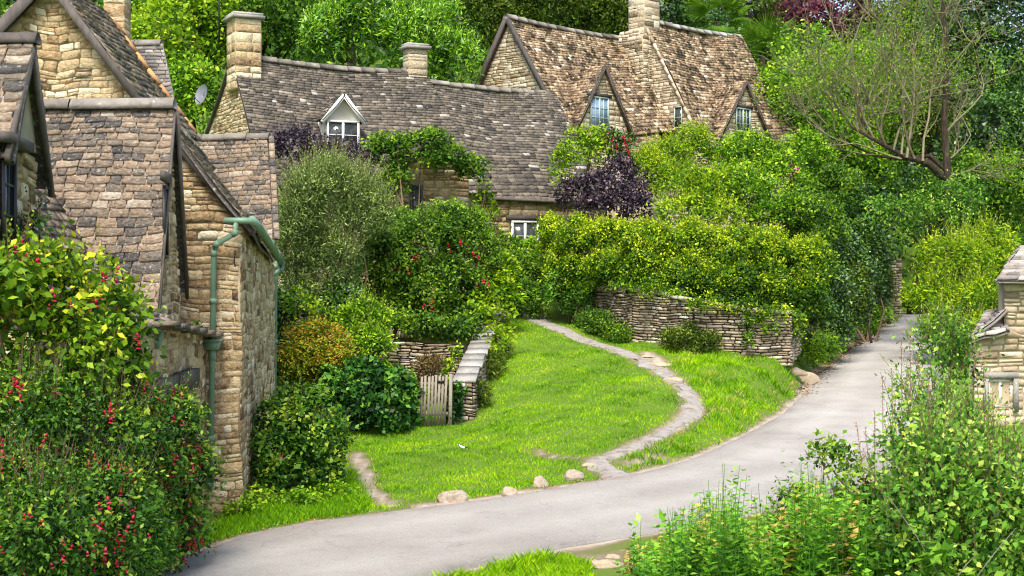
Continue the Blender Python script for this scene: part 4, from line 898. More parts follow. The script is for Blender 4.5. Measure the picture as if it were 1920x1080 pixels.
# garden mid wall
bw3 = [(-6.0, 36.4, .7), (-3.4, 35.9, .8), (-1.2, 35.2, 1.0)]
w3 = wallrun('garden_wall', 'low dry stone wall inside the garden behind the wooden gate', 'stone wall', bw3, [at(700, 628, 36)[2], at(740, 636, 36)[2], at(860, 648, 35.3)[2]], .45, MS_DRY, 120, (.06, .11), (.14, .42), tb=-.04)
def _ch(m):
    rd = random.Random(8)
    for i in range(46):
        s = i / 46; a = np.array([-6.0 + 3.6 * s, 36.35 - .6 * s, 2.27 - .02 * s]); h = rd.uniform(.16, .26); w = rd.uniform(.045, .075); l = rd.uniform(-.06, .1)
        m.hexa([a, a + [w, 0, 0], a + [w, .3, 0], a + [0, .3, 0], a + [l, 0, h], a + [l + w * .7, 0, h * .9], a + [l + w * .7, .3, h], a + [l, .3, h]], rd.gauss(.45, .2))
simple('coping', w3, MS_DRY, _ch)
# sloping wall with flat coping beside the lawn
Rr = [(-.86, 31.45, 1.40), (-.72, 33.2, 1.76), (-.58, 35.1, 2.10), (-.52, 37, 2.30), (-.48, 39.2, 2.55), (-.2, 41.2, 2.75)]
w2 = thing('garden_wall', (-.9, 33, .6), 'sloping dry stone wall with broad flat pale coping running down to the wooden gate', 'stone wall')
mb = MB()
for i in range(len(Rr) - 1):
    a, b = np.array(Rr[i]), np.array(Rr[i + 1]); d = (b - a) * np.array([1, 1, 0]); L = np.linalg.norm(d); u = d / L
    poly = [(0, Hs(a[0] + .1, a[1]) - .15), (L, Hs(b[0] + .1, b[1]) - .15), (L, b[2]), (0, a[2])]
    O = np.array([a[0], a[1], 0]); plane_poly(mb, O, u, Z, poly, .36, -.03, 10.3); lay(mb, O, u, Z, poly, (), (.06, .12), (.12, .36), .01, .04, 140 + i)
    q = O + d - np.cross(u, Z) * .42; lay(mb, q, -u, Z, [(0, poly[1][1] - .3), (L, poly[0][1] - .3), (L, a[2]), (0, b[2])], (), (.07, .12), (.14, .36), .01, .03, 150 + i)
lay(mb, [-1.28, 31.42, 0], [1, 0, 0], Z, [(0, .3), (.42, .3), (.42, 1.4), (0, 1.4)], (), (.06, .12), (.12, .3), .01, .04, 160)
mb.build('stonework', (MS_DRY, M_GAP), w2)
def _sl(m):
    rd = random.Random(3); P = resample(np.array(Rr), 17)
    for i in range(16):
        a, b = P[i], P[i + 1]; d = b - a; n = nrm(np.cross(nrm(d), Z)); a = a + d * rd.uniform(.01, .05); l = rd.uniform(-.03, .03); e = rd.uniform(.03, .09)
        t0, t1 = rd.uniform(-.01, .015), rd.uniform(-.01, .015)
        m.hexa([a + n * e, a + d * .93 + n * (e + l), a + d * .93 - n * (.46 + l), a - n * .46, a + n * e + Z * (.065 + t0), a + d * .93 + n * (e + l) + Z * (.06 + t1), a + d * .93 - n * (.46 + l) + Z * (.065 - t1), a - n * .46 + Z * (.065 - t0)], rd.gauss(.62, .18))
simple('coping', w2, M_COPE, _sl)
# short lichened wall pier at the top of the lane
pr = thing('stone_pier', at(1680, 552, 72), 'narrow stone pier beside the dark gap at the top of the lane', 'wall pier')
q = at(1668, 560, 72); mb = MB(); mb.box([q[0], 72, 2.0], [.62, 0, 0], [0, .6, 0], Z * 3.0, 10.3); lay(mb, [q[0], 71.98, 0], [1, 0, 0], Z, [(0, 2.1), (.62, 2.1), (.62, 5.0), (0, 5.0)], (), (.09, .16), (.2, .4), .012, .04, 3)
mb.build('stonework', (MS_DRY, M_GAP), pr)

# ================================================================ SMALL THINGS
gt = thing('garden_gate', at(810, 815, 31), 'weathered grey picket gate between the ivy hedge and the sloping wall', 'gate')
gzb = Hs(-1.75, 31)
for k in range(8):
    x = -2.0 + k * .071 - (.012 if k < 2 else 0); hgt = 1.12 + (.02 * math.sin(k * 2)); lean = -.02 + .004 * k
    mb = MB(); y = 31.0 - .0 * k
    z1 = gzb + hgt - (.0 if k > 1 else .02)
    mb.hexa([[x, y, gzb + .04], [x + .05, y, gzb + .04], [x + .05, y + .022, gzb + .04], [x, y + .022, gzb + .04], [x + lean + .045, y, z1], [x + lean + .095, y, z1], [x + lean + .095, y + .022, z1], [x + lean + .045, y + .022, z1]], .4 + .08 * (k % 3)); mb.build('paling', M_GATE, gt)
for z in (.25, .9):
    mb = MB(); mb.box([-2.0, 31.024, gzb + z], [.6, 0, 0], [0, .035, 0], Z * .08, .3); mb.build('rail', M_GATE, gt)
mb = MB(); beam(mb, [-1.97, 31.045, gzb + .3], [-1.45, 31.045, gzb + .9], .03, .07, [0, 1, 0], .3); mb.build('brace', M_GATE, gt)
mb = MB(); mb.box([-1.63, 30.975, gzb + .97], [.16, 0, 0], [0, .022, 0], Z * .05, .2); mb.build('latch', M_IRON, gt)
gp2 = MB(); gp2.hexa([[-1.39, 31, gzb - .2], [-1.31, 31, gzb - .2], [-1.31, 31.09, gzb - .2], [-1.39, 31.09, gzb - .2], [-1.37, 31, gzb + 1.16], [-1.3, 31, gzb + 1.16], [-1.3, 31.09, gzb + 1.16], [-1.37, 31.09, gzb + 1.16]]); gp2.build('gate_post', M_GATE, gt)
# handrail
hrp = [at(1022, 522, 42.2), at(1048, 540, 41.6), at(1098, 582, 40.3)]
hd = thing('handrail', hrp[2] - [0, 0, .9], 'pale weathered wooden handrail slanting out of the hedge above the footpath', 'handrail')
simple('rail', hd, M_GATE, lambda m: beam(m, hrp[0], hrp[2], .06, .09, None, .9))
simple('post', hd, M_GATE, lambda m: m.box(hrp[2] - [.02, 0, .35], [.11, 0, 0], [0, .09, 0], Z * .55, .7))
# iron railing
rl = thing('iron_railing', at(985, 560, 43.5), 'short black iron railing half hidden in leaves below the cottage window', 'railing')
for k in range(15):
    p = at(940 + 6 * k, 520, 43.3); mb = MB(); mb.tube([p - Z * .35, p + Z * .45], .014, 5); mb.build('bar', M_IRON, rl)
for zz in (-.25, .36):
    mb = MB(); mb.tube([at(936, 520, 43.28) + Z * zz, at(1028, 520, 43.28) + Z * zz], .018, 5); mb.build('top_rail', M_IRON, rl)
import bmesh
def rock(name, loc, sx, sy, sz, label, cat, seed, mt=M_BOULDER, cuts=6, group=None, sub=4, ncut=None, rz=0):
    bm = bmesh.new(); bmesh.ops.create_icosphere(bm, subdivisions=sub, radius=1)
    rd = random.Random(seed); V = np.array([v.co[:] for v in bm.verts])
    for _ in range(9):
        n = nrm([rd.gauss(0, 1), rd.gauss(0, 1), abs(rd.gauss(0, .8))]); c = rd.uniform(.62, .85); d = V @ n - c; V = V - np.outer(np.clip(d, 0, None) * 1.0, n)
    V = V * (1 + .07 * noise3(V, 2.5, seed) + .04 * noise3(V, 6, seed) + .02 * noise3(V, 15, seed))[:, None] + 0
    V[:, 2] = np.where(V[:, 2] < -.45, -.45, V[:, 2])
    V = V * [sx, sy, sz]; c, s = math.cos(rz), math.sin(rz); V = V @ np.array([[c, s, 0], [-s, c, 0], [0, 0, 1]])
    mb = MB(); mb.add(V + np.array(loc) + [0, 0, .28 * sz], [tuple(v.index for v in f.verts) for f in bm.faces], .6); bm.free()
    o = mb.build(name, mt, smooth=False, origin=loc); tag(o, label, cat, group); return o
def gpt(px, py, Y, dz=0):
    """ground point seen near this direction"""
    p = at(px, py, Y); return np.array([p[0], p[1], Hs(p[0], p[1]) + dz])
RG = 'pale boulders set along the edge of the green'
rock('boulder', gpt(850, 943, 22.6), .255, .2, .15, 'largest rounded pale boulder, lowest on the green edge, nearest the left cottages', 'boulder', 3, group=RG)
rock('boulder', gpt(956, 930, 23.0), .15, .13, .13, 'small jagged pale boulder, second from the left along the green edge', 'boulder', 8, group=RG, rz=.8)
rock('boulder', gpt(1012, 914, 23.7), .16, .13, .14, 'chunky squarish boulder, third from the left along the green edge', 'boulder', 12, group=RG)
rock('boulder', gpt(1076, 903, 24.2), .20, .16, .14, 'pinkish sloping boulder nearest the foot of the footpath', 'boulder', 17, group=RG)
SG = 'rough stones by the near grassy bank'
for i, (a, b, c, s1, s2, s3, l) in enumerate([(1108, 1062, 17.6, .16, .1, .07, 'flat grey stone at the right end of the near grass tuft'), (1140, 1068, 17.3, .2, .12, .09, 'broad low stone beside the nettles at the bottom edge'),
      (1150, 1040, 18.1, .15, .09, .04, 'thin slab of stone at the road edge above the other near stones'), (995, 1060, 17.2, .09, .07, .06, 'small dark stone poking out of the near grass'), (1085, 1045, 17.9, .12, .08, .035, 'small flat stone half sunk in soil at the near road edge')]):
    rock('stone', gpt(a, b, c), s1, s2, s3, l, 'stone', 30 + i, MS_DRY, group=SG, sub=3)
for i, (a, b, c, s1, s2, s3, l) in enumerate([(1514, 706, 38.2, .42, .3, .26, 'squared stone block at the end of the dry stone wall beside the lane'), (1488, 690, 37.2, .36, .2, .17, 'long mossy stone block beside the squared block at the foot of the wall'), (1462, 684, 36.8, .2, .14, .12, 'small stone half hidden in grass under the right end of the dry stone wall')]):
    rock('stone_block', gpt(a, b, c), s1, s2, s3, l, 'stone block', 60 + i, MS_DRY, sub=3)
for i, (a, b_, c_, s1, s2, s3, l) in enumerate([(1238, 682, 34.2, .3, .2, .07, 'flat worn rock outcrop at the upper bend of the footpath'), (1262, 716, 32.4, .26, .2, .08, 'cracked rock ledge crossing the middle of the footpath'), (1215, 668, 35.3, .22, .14, .05, 'small pale rock showing at the top of the footpath beside the wall foot grass'), (1105, 874, 25.2, .2, .09, .05, 'low rock step at the lower end of the footpath by the road')]):
    rock('rock_outcrop', gpt(a, b_, c_), s1, s2, s3, l, 'rock', 80 + i, MS_DRY, sub=3)
# pied bird on the grass: one continuous body
bp = gpt(867, 851, 27.3, .03)
prof = [(-.105, .004, .055), (-.07, .012, .06), (-.045, .02, .062), (-.02, .034, .068), (.01, .04, .075), (.035, .033, .09), (.05, .022, .104), (.062, .023, .115), (.078, .018, .118), (.088, .006, .116), (.104, .001, .112)]
mb = MB(); vs = []; fs = []; ks = 10
for (x, r_, z) in prof:
    for j in range(ks): q = 2 * math.pi * j / ks; vs.append(bp + [-x * 1.05, r_ * math.cos(q), z + r_ * 1.0 * math.sin(q)])
for i in range(len(prof) - 1):
    for j in range(ks): fs.append((i * ks + j, i * ks + (j + 1) % ks, (i + 1) * ks + (j + 1) % ks, (i + 1) * ks + j))
for i, f in enumerate(fs):
    j = i % ks; up = math.sin(2 * math.pi * (j + .5) / ks); sec = i // ks
    mb.t.append(0 if (up > .35 or sec < 2 or sec == 7) else 1); mb.f.append(list(f))
mb.v = [tuple(p) for p in vs]; mb.n = len(vs)
for sy in (-.012, .012): mb.tube([bp + [0, sy, .045], bp + [.004, sy, .0], bp + [-.012, sy, -.025]], .003, 4, .0)
tag(mb.build('bird', mat('pied_plumage', [(.3, (.02, .02, .03)), (.5, (.75, .76, .8))], 5, 0, .6), origin=bp), 'tiny black and white bird standing on the lawn in front of the gate', 'bird')
# sloping kerb stones / slab where the path meets the road
# telegraph pole top and wire
tp = thing('utility_pole', at(1521, 30, 82), 'grey utility pole rising behind the purple tree at the top', 'pole')
simple('pole', tp, M_GATE, lambda m: m.tube([at(1521, 420, 82), at(1521, -60, 82)], [.16, .12], 8))
simple('crossbar', tp, M_TIMBER, lambda m: m.box(at(1521, -50, 82) - [.7, .15, 0], [1.4, 0, 0], [0, .1, 0], Z * .12))
wr = MB(); a, b = at(1521, -46, 81.9), U(13.9, .2, 14.2); wr.tube([a * (1 - s) + b * s - Z * .9 * 4 * s * (1 - s) for s in np.linspace(0, 1, 14)], .016, 4)
tag(wr.build('overhead_wire', M_IRON), 'thin overhead wire running from the utility pole down to the upper cottage', 'wire')
# ================================================================ VEGETATION
CAM = np.array([0, 0, CH])
def unit(a): return a / np.maximum(1e-9, np.linalg.norm(a, axis=-1, keepdims=True))
def leafquads(c, d, n, L, W, fold=.18, curl=.0):
    """c base (n,3), d direction, n normal"""
    s = unit(np.cross(d, n)); n2 = unit(np.cross(s, d)); L = L[:, None]; W = W[:, None]
    m = c + d * L * .45 - n2 * W * fold
    tip = c + d * L - n2 * L * curl
    return np.stack([c, c + d * L * .42 + s * W * .5, tip, c + d * L * .42 - s * W * .5 + n2 * W * fold], 1)
def lumps(blobs, k, frac=.42, seed=0, zlo=-.5):
    g = np.random.default_rng(seed + 77); out = []
    for (c, r) in blobs:
        c = np.asarray(c, float); r = np.asarray(r, float)
        out.append((c, r * .80))
        for _ in range(k):
            d = unit(g.normal(0, 1, 3)); 
            if d[2] < zlo: d[2] *= -1
            if d[1] > .45: d[1] *= -1
            out.append((c + d * r * .66 * g.uniform(.85, 1.15), r * frac * g.uniform(.7, 1.25)))
    return out
def cloud(blobs, n, per, spread, L, W, up=.35, tipbias=.18, seed=1, clip=True, inner=.18, shell=(.82, 1.06), droop=.0, nclvar=.2, cull=True, orient=.5):
    g = np.random.default_rng(seed)
    C = np.array([b[0] for b in blobs]); Rr_ = np.array([b[1] for b in blobs], float)
    w = (Rr_[:, 0] * Rr_[:, 2]) ** .9; w /= w.sum()
    nc = max(4, int(n / per * 1.9)); bi = g.choice(len(blobs), nc, p=w)
    d = unit(g.normal(0, 1, (nc, 3))); d[:, 2] = np.where(d[:, 2] < -.75, -d[:, 2], d[:, 2])
    rad = g.uniform(*shell, nc); isin = g.uniform(0, 1, nc) < inner; rad = np.where(isin, g.uniform(.45, .85, nc), rad)
    rad = rad * (1 + .10 * noise3(C[bi] + d * Rr_[bi], 2.2 / max(.3, Rr_.mean()), seed))
    P = C[bi] + d * Rr_[bi] * rad[:, None]
    # drop clumps buried in another blob
    keep = np.ones(nc, bool)
    for j in range(len(blobs)):
        q = (((P - C[j]) / Rr_[j]) ** 2).sum(1); keep &= ~((q < .5) & (bi != j) & ~isin)
    if cull:
        tc = unit(CAM - P); keep &= ((d * tc).sum(1) > -.3) | (g.uniform(0, 1, nc) < .18)
    P, d, isin = P[keep], d[keep], isin[keep]
    if clip: k = P[:, 2] > H0(P[:, 0], P[:, 1]) + .03; P, d, isin = P[k], d[k], isin[k]
    if len(P) > n / per: P, d, isin = P[:int(n / per)], d[:int(n / per)], isin[:int(n / per)]
    nc = len(P)
    N = nc * per; ci = np.repeat(np.arange(nc), per)
    gauss = g.normal(0, 1, (N, 3)); dd = d[ci]
    off = gauss - .45 * dd * (gauss * dd).sum(1, keepdims=True)
    c = P[ci] + off * spread * g.uniform(.6, 1.3, (N, 1))
    ct = g.normal(0, nclvar, nc) + .22 * noise3(P, 1.3 / max(.5, Rr_.mean()), seed + 3)
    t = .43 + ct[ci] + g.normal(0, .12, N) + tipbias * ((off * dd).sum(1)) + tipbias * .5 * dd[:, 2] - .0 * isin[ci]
    nn = unit(dd * .55 + np.array([0, 0, up]) + g.normal(0, orient, (N, 3)))
    ld = unit(dd * .5 + g.normal(0, .8, (N, 3)) + np.array([0, 0, .15 - droop])); ld = unit(ld - .75 * nn * (ld * nn).sum(1, keepdims=True))
    sz = g.uniform(.5, 1.5, N) * np.where(isin[ci], 1.35, 1)
    return leafquads(c, ld, nn, L * sz, W * sz), np.clip(t, 0, 1), (P, d)
def stems_with_leaves(P0, P1, nl, L, W, g, start=.3, ang=.7, bend=.15, t0=.5, ts=.15, tt=.2):
    """leaves in alternate pairs along many straightish stems"""
    n = len(P0); s = np.tile(np.linspace(start, 1, nl), (n, 1)) + g.uniform(-.02, .02, (n, nl)); ax = P1 - P0; ln = np.linalg.norm(ax, axis=1, keepdims=True); a = ax / ln
    b = unit(g.normal(0, 1, (n, 3)) * np.array([1, 1, .2]) - np.array([0, 0, .5])) * ln * bend
    pos = P0[:, None] + ax[:, None] * s[..., None] + b[:, None] * (s ** 2)[..., None]
    phi = np.arange(nl)[None] * 2.4 + g.uniform(0, 6, (n, 1))
    h = np.array([0, 0, 1.0]); e1 = unit(np.cross(a, np.array([.3, .9, .1]))); e2 = np.cross(a, e1)
    rdv = e1[:, None] * np.cos(phi)[..., None] + e2[:, None] * np.sin(phi)[..., None]
    d = unit(rdv * math.sin(ang) + a[:, None] * math.cos(ang) + g.normal(0, .12, (n, nl, 3))); nn = unit(a[:, None] * .8 - rdv * .4 + h * .5 + g.normal(0, .2, (n, nl, 3)))
    sc = (1.15 - .55 * s) * g.uniform(.75, 1.25, (n, nl))
    t = np.clip(t0 + g.normal(0, ts, (n, 1)) + tt * (s - .5) + g.normal(0, .08, (n, nl)), 0, 1)
    return leafquads(pos.reshape(-1, 3), d.reshape(-1, 3), nn.reshape(-1, 3), (L * sc).ravel(), (W * sc).ravel()), t.ravel(), P0 + ax + b
def thin_stems(mb, P0, P1, r, t=.5):
    """very thin 3-sided stems as crossed quads"""
    n = len(P0); a = unit(P1 - P0); e = unit(np.cross(a, np.array([.2, .97, .1]))) * r; f = np.cross(a, unit(e)) * r
    for q in (e, f): mb.quads(np.stack([P0 - q, P0 + q, P1 + q * .4, P1 - q * .4], 1), np.full(n, t))
def pb(px, py, Y, rx, rz, ry): return (at(px, py, Y), np.array([rx * Y / F, ry, rz * Y / F]))

LM = dict(
 bright=leafmat('bright_leaves', [(0, (.022, .06, .007)), (.3, (.06, .15, .012)), (.6, (.15, .29, .018)), (.85, (.28, .42, .03)), (1, (.46, .52, .07))]),
 laurel=leafmat('laurel_leaves', [(0, (.016, .05, .006)), (.35, (.055, .15, .012)), (.7, (.15, .31, .02)), (1, (.34, .50, .05))], .2, .4, .5),
 mid=leafmat('mid_green_leaves', [(0, (.012, .035, .007)), (.35, (.04, .10, .014)), (.7, (.11, .21, .025)), (1, (.27, .37, .05))]),
 olive=leafmat('olive_leaves', [(0, (.016, .032, .010)), (.35, (.05, .085, .018)), (.7, (.12, .17, .03)), (1, (.27, .30, .06))]),
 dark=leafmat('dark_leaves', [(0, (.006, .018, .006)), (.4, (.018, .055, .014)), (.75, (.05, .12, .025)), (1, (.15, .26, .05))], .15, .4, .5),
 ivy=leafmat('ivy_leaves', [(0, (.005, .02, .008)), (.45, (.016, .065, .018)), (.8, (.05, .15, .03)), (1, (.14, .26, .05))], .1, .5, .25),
 golden=leafmat('golden_privet_leaves', [(0, (.018, .05, .005)), (.35, (.055, .13, .010)), (.6, (.16, .27, .015)), (.78, (.32, .40, .022)), (1, (.55, .56, .045))]),
 purple=leafmat('purple_leaves', [(0, (.010, .006, .012)), (.5, (.024, .014, .024)), (.85, (.06, .036, .058)), (1, (.13, .075, .10))], .1, .5, .5),
 plum=leafmat('plum_leaves', [(0, (.03, .008, .014)), (.6, (.10, .02, .04)), (1, (.25, .06, .08))]),
 sage=leafmat('grey_green_leaves', [(0, (.02, .04, .02)), (.35, (.06, .10, .045)), (.65, (.17, .24, .115)), (1, (.42, .50, .28))], .25),
 acer=leafmat('orange_green_leaves', [(0, (.035, .06, .006)), (.3, (.11, .17, .012)), (.6, (.27, .28, .02)), (.85, (.42, .26, .03)), (1, (.52, .20, .04))]),
 fuchsia=leafmat('fuchsia_leaves', [(0, (.008, .028, .008)), (.4, (.03, .09, .018)), (.7, (.09, .19, .03)), (.9, (.14, .25, .04)), (1, (.28, .33, .06))], .25, .45),
 yellowing=leafmat('yellowing_leaves', [(0, (.02, .05, .006)), (.35, (.06, .14, .012)), (.65, (.17, .28, .02)), (.88, (.34, .41, .04)), (1, (.52, .47, .06))], .34),
 lime=leafmat('lime_leaves', [(0, (.03, .075, .006)), (.35, (.10, .20, .010)), (.7, (.27, .40, .02)), (1, (.50, .50, .05))], .38),
 nettle=leafmat('nettle_leaves', [(0, (.02, .07, .015)), (.35, (.07, .20, .03)), (.7, (.17, .36, .05)), (.93, (.33, .50, .08)), (1, (.55, .35, .10))], .32),
 russet=leafmat('russet_leaves', [(0, (.03, .02, .01)), (.5, (.12, .08, .025)), (1, (.25, .20, .06))], .2),
 pale=leafmat('pale_bush_leaves', [(0, (.018, .055, .012)), (.3, (.05, .14, .03)), (.6, (.13, .27, .05)), (.9, (.28, .43, .10)), (1, (.50, .56, .2))], .35),
)
M_RED = mat('red_petals', [(0, (.24, .006, .02)), (.6, (.52, .010, .045)), (1, (.72, .05, .12))], 5, .1, .5, trans=.2)
M_PINK = mat('pink_petals', [(0, (.5, .06, .2)), (1, (.85, .25, .45))], 5, .1, .5, trans=.2)
M_SPIRE = mat('faded_flower_spires', [(0, (.28, .16, .13)), (.5, (.50, .33, .28)), (1, (.68, .52, .45))], 5, .1, .8, trans=.2)
M_TRUNK = M_BARK
SEED = [100]
def drops(mb, P, d, g, size):
    for p, q in zip(P, d):
        L = size * g.uniform(.7, 1.3); r = L * .24; p = p + q * .04
        a = nrm([g.normal(0, .25), g.normal(0, .25), -1]); e = nrm(np.cross(a, [1, .2, 0])); f = np.cross(a, e)
        vs = [p] + [p + a * L * .45 + (e * math.cos(k) + f * math.sin(k)) * r for k in (0, 1.57, 3.14, 4.71)] + [p + a * L * .62] + [p + a * L * .95 + (e * math.cos(k) + f * math.sin(k)) * r * 1.5 for k in (.8, 2.9, 5)]
        mb.add(vs, [(0, 1, 2), (0, 2, 3), (0, 3, 4), (0, 4, 1), (1, 5, 2), (2, 5, 3), (3, 5, 4), (4, 5, 1), (5, 6, 7), (5, 7, 8), (5, 8, 6)], g.uniform(0, 1))
def plant(name, label, cat, mk, blobs, L, W, lai=3.5, k=6, per=26, spread=None, group=None, up=.35, tip=.18, trunk=False, flowers=None, droop=0, frac=.42, inner=.18, shell=(.82, 1.06), cap=60000, stems=5, spikes=None, clip=True, base=None, part='foliage', nclvar=.23, orient=.5, grad=0, extra=None, cull=True, skirt=True):
    lai = lai * 1.25
    SEED[0] += 1; sd = SEED[0]; g = np.random.default_rng(sd)
    bl = [pb(*b) for b in blobs]
    cen = np.mean([b[0] for b in bl], 0); lowest = min(b[0][2] - b[1][2] for b in bl)
    bx, by = (cen[0], cen[1]) if base is None else base
    gz_ = Hs(bx, by)
    root = thing(name, (bx, by, gz_), label, cat, group)
    if skirt and not trunk and clip:
        ext = []
        for (c_, r_) in bl:
            h0 = Hs(c_[0], c_[1]); gap_ = (c_[2] - r_[2]) - h0
            if -.1 * r_[2] < gap_ + .25 * r_[2] and gap_ < 1.6: ext.append((np.array([c_[0], c_[1] - .05, (h0 + c_[2] - .3 * r_[2]) / 2]), np.array([r_[0] * .8, r_[1] * .85, max(.1, (c_[2] - .3 * r_[2] - h0) / 2)])))
        bl = bl + ext
    area = sum(math.pi * b[1][0] * b[1][2] for b in bl)
    n = int(min(cap, lai * area / (L * W * .5)))
    sp = spread or L * 1.7
    lb = lumps(bl, k, frac, sd)
    Q, t, (P, d) = cloud(lb, n, per, sp, L, W, up, tip, sd, clip, inner, shell, droop, nclvar, cull, orient)
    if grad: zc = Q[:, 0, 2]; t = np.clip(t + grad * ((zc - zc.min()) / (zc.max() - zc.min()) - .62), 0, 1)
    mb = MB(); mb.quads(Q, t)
    if spikes:
        ns, ln, nl, sL, sW, st = spikes
        front = np.argsort(-(d[:, 2] + g.uniform(0, .8, len(d))))[:ns]
        P0 = P[front] - d[front] * ln * .3; P1 = P0 + unit(d[front] * .5 + np.array([0, 0, .9]) + g.normal(0, .22, (len(front), 3))) * ln * g.uniform(.6, 1.3, (len(front), 1))
        q2, t2, _ = stems_with_leaves(P0, P1, nl, sL, sW, g, .2, .6, .12, st); mb.quads(q2, t2); spk = (P0, P1)
    if extra: extra(mb, g, bl)
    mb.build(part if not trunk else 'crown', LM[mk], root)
    tk = MB()
    if spikes: thin_stems(tk, spk[0], spk[1], .004, .5)
    b0 = np.array([bx, by, gz_ - .1])
    if trunk:
        top = cen + [0, 0, -.1]; hgt = max(.8, top[2] - b0[2]); r0 = .035 * hgt + .06
        mid = b0 * .5 + top * .5 + np.array([g.normal(0, .04) * hgt, 0, 0])
        tk.tube([b0, b0 * .75 + mid * .25, mid, top], [r0 * 1.25, r0, r0 * .8, r0 * .35], 8)
        for j in range(min(9, len(lb))):
            q = lb[g.integers(0, len(lb))][0]; s0 = mid * (1 - .3 * g.uniform(0, 1)) + top * 0; s0 = mid + (top - mid) * g.uniform(0, .8)
            tk.tube([s0, (s0 + q) / 2 + [0, 0, .1 * hgt * .2], q], [r0 * .45, r0 * .3, r0 * .1], 5)
        tk.build('trunk', M_BARK, root)
    elif stems or spikes:
        for j in range(stems):
            q = lb[g.integers(0, len(lb))][0]; bb = b0 + [g.normal(0, .12), g.normal(0, .12), 0]
            m_ = (bb + q) / 2 + g.normal(0, .06, 3) * np.linalg.norm(q - bb); r0 = .008 + .007 * np.linalg.norm(q - bb)
            tk.tube([bb, m_, q], [r0, r0 * .7, r0 * .3], 5)
        tk.build('branches', M_STEM, root)
    if flowers:
        fm, nf, fs, zf = flowers
        tc = unit(CAM - P); sc = (d * tc).sum(1); ok = np.where(sc > .25)[0]
        ok = ok[g.permutation(len(ok))]
        if callable(zf): ok = np.array([i for i in ok if zf(P[i])], int)
        # flowers gather in sprays
        cs = ok[:max(1, nf // 5)]; idx = np.repeat(cs, 5)[:nf]
        PP = P[idx] + g.normal(0, fs * .95, (len(idx), 3)) + tc[idx] * sp * 1.3
        o_ = np.argsort(np.linalg.norm(PP - CAM, axis=1))
        for j in o_[:100]:
            fmB = MB(); drops(fmB, PP[j:j + 1], d[idx][j:j + 1], g, fs); fmB.build('flower', fm, root)
        if len(o_) > 100:
            fmB = MB(); drops(fmB, PP[o_[100:]], d[idx][o_[100:]], g, fs); fmB.build('flowers', fm, root)['kind'] = 'stuff'
    return root

# ---------------- background trees (each its own)
TB = 'trees on the wooded hillside behind the cottages'
def tree(label, mk, blobs, L=.16, W=.10, lai=3.2, k=9, name='tree', **kw):
    kw.setdefault('group', TB); kw.setdefault('trunk', True); kw.setdefault('clip', False); kw.setdefault('per', 30); kw.setdefault('spread', .34)
    return plant(name, label, 'tree', mk, blobs, L, W, lai, k, **kw)
tree('bright yellow green tree at the top left behind the tall gabled house', 'lime', [(300, 130, 58, 80, 120, 3), (360, 60, 60, 80, 100, 3)], .17, .12, 2.6)
tree('thin leafy tree at the far top left with pale sky showing through', 'bright', [(250, 10, 66, 70, 60, 3), (20, -10, 70, 60, 60, 3)], .2, .13, 1.5, k=6)
tree('mid green tree left of the satellite dish behind the middle cottage chimney', 'bright', [(360, 200, 54, 60, 90, 2.2)], .15, .1, 3.2)
tree('broad mid green tree behind the tall chimney of the middle cottage', 'mid', [(540, 60, 62, 100, 90, 3), (440, 90, 63, 60, 100, 3)], .17, .12, 3.2)
tree('dark leafy tree behind the large glossy laurel', 'mid', [(660, -10, 72, 120, 60, 3)], .2, .13, 3)
tree('tall dull green tree between the laurel and the upper cottage gable', 'olive', [(880, 20, 74, 100, 110, 3), (960, -20, 76, 70, 70, 3)], .17, .07, 3.4)
tree('dark olive tree rising over the ridge of the upper cottage left of its chimney', 'olive', [(1060, 10, 76, 100, 90, 3), (1140, 30, 77, 60, 80, 2.6)], .17, .07, 3.4)
tree('dark green tree behind the chimney of the upper cottage on its right side', 'dark', [(1260, 20, 78, 70, 70, 3), (1320, 90, 80, 60, 70, 3)], .18, .1, 3.2)
tree('yellow green tree above the palms at the top right', 'olive', [(1410, 10, 84, 80, 50, 3), (1450, 60, 86, 50, 60, 3)], .18, .11, 3)
tree('plum purple leaved tree behind the utility pole', 'plum', [(1520, 40, 80, 55, 55, 2.6), (1590, 15, 82, 50, 50, 2.6)], .18, .12, 2.8)
tree('bushy yellow green tree just right of the tall tawny roof', 'bright', [(1470, 220, 62, 70, 110, 2.6), (1500, 130, 64, 60, 70, 2.4)], .15, .1, 3.2)
tree('broad fresh green tree behind the bare branched tree', 'bright', [(1610, 190, 68, 90, 120, 3), (1580, 300, 66, 80, 80, 3)], .15, .10, 2.8)
tree('olive green tree behind the trunk of the bare branched tree', 'olive', [(1730, 80, 74, 90, 120, 3), (1710, 220, 72, 80, 90, 3)], .16, .1, 3)
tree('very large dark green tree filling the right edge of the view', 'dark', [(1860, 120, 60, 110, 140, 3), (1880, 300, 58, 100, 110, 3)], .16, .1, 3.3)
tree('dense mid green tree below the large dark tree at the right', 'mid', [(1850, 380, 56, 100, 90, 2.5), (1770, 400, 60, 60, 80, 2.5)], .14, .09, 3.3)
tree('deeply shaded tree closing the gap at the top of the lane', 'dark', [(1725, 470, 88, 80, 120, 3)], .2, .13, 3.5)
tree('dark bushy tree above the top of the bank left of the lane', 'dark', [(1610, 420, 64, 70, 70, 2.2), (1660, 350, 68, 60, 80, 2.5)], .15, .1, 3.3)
tree('small tree with pale hanging leaves over the top of the lane', 'pale', [(1705, 430, 50, 60, 55, 1.4), (1760, 400, 48.6, 50, 55, 1.0), (1800, 380, 48.8, 40, 45, 1.0), (1655, 400, 50, 35, 25, 1)], .11, .05, 1.6, droop=.7, base=(17.8, 51.5), spread=.28, group=None)
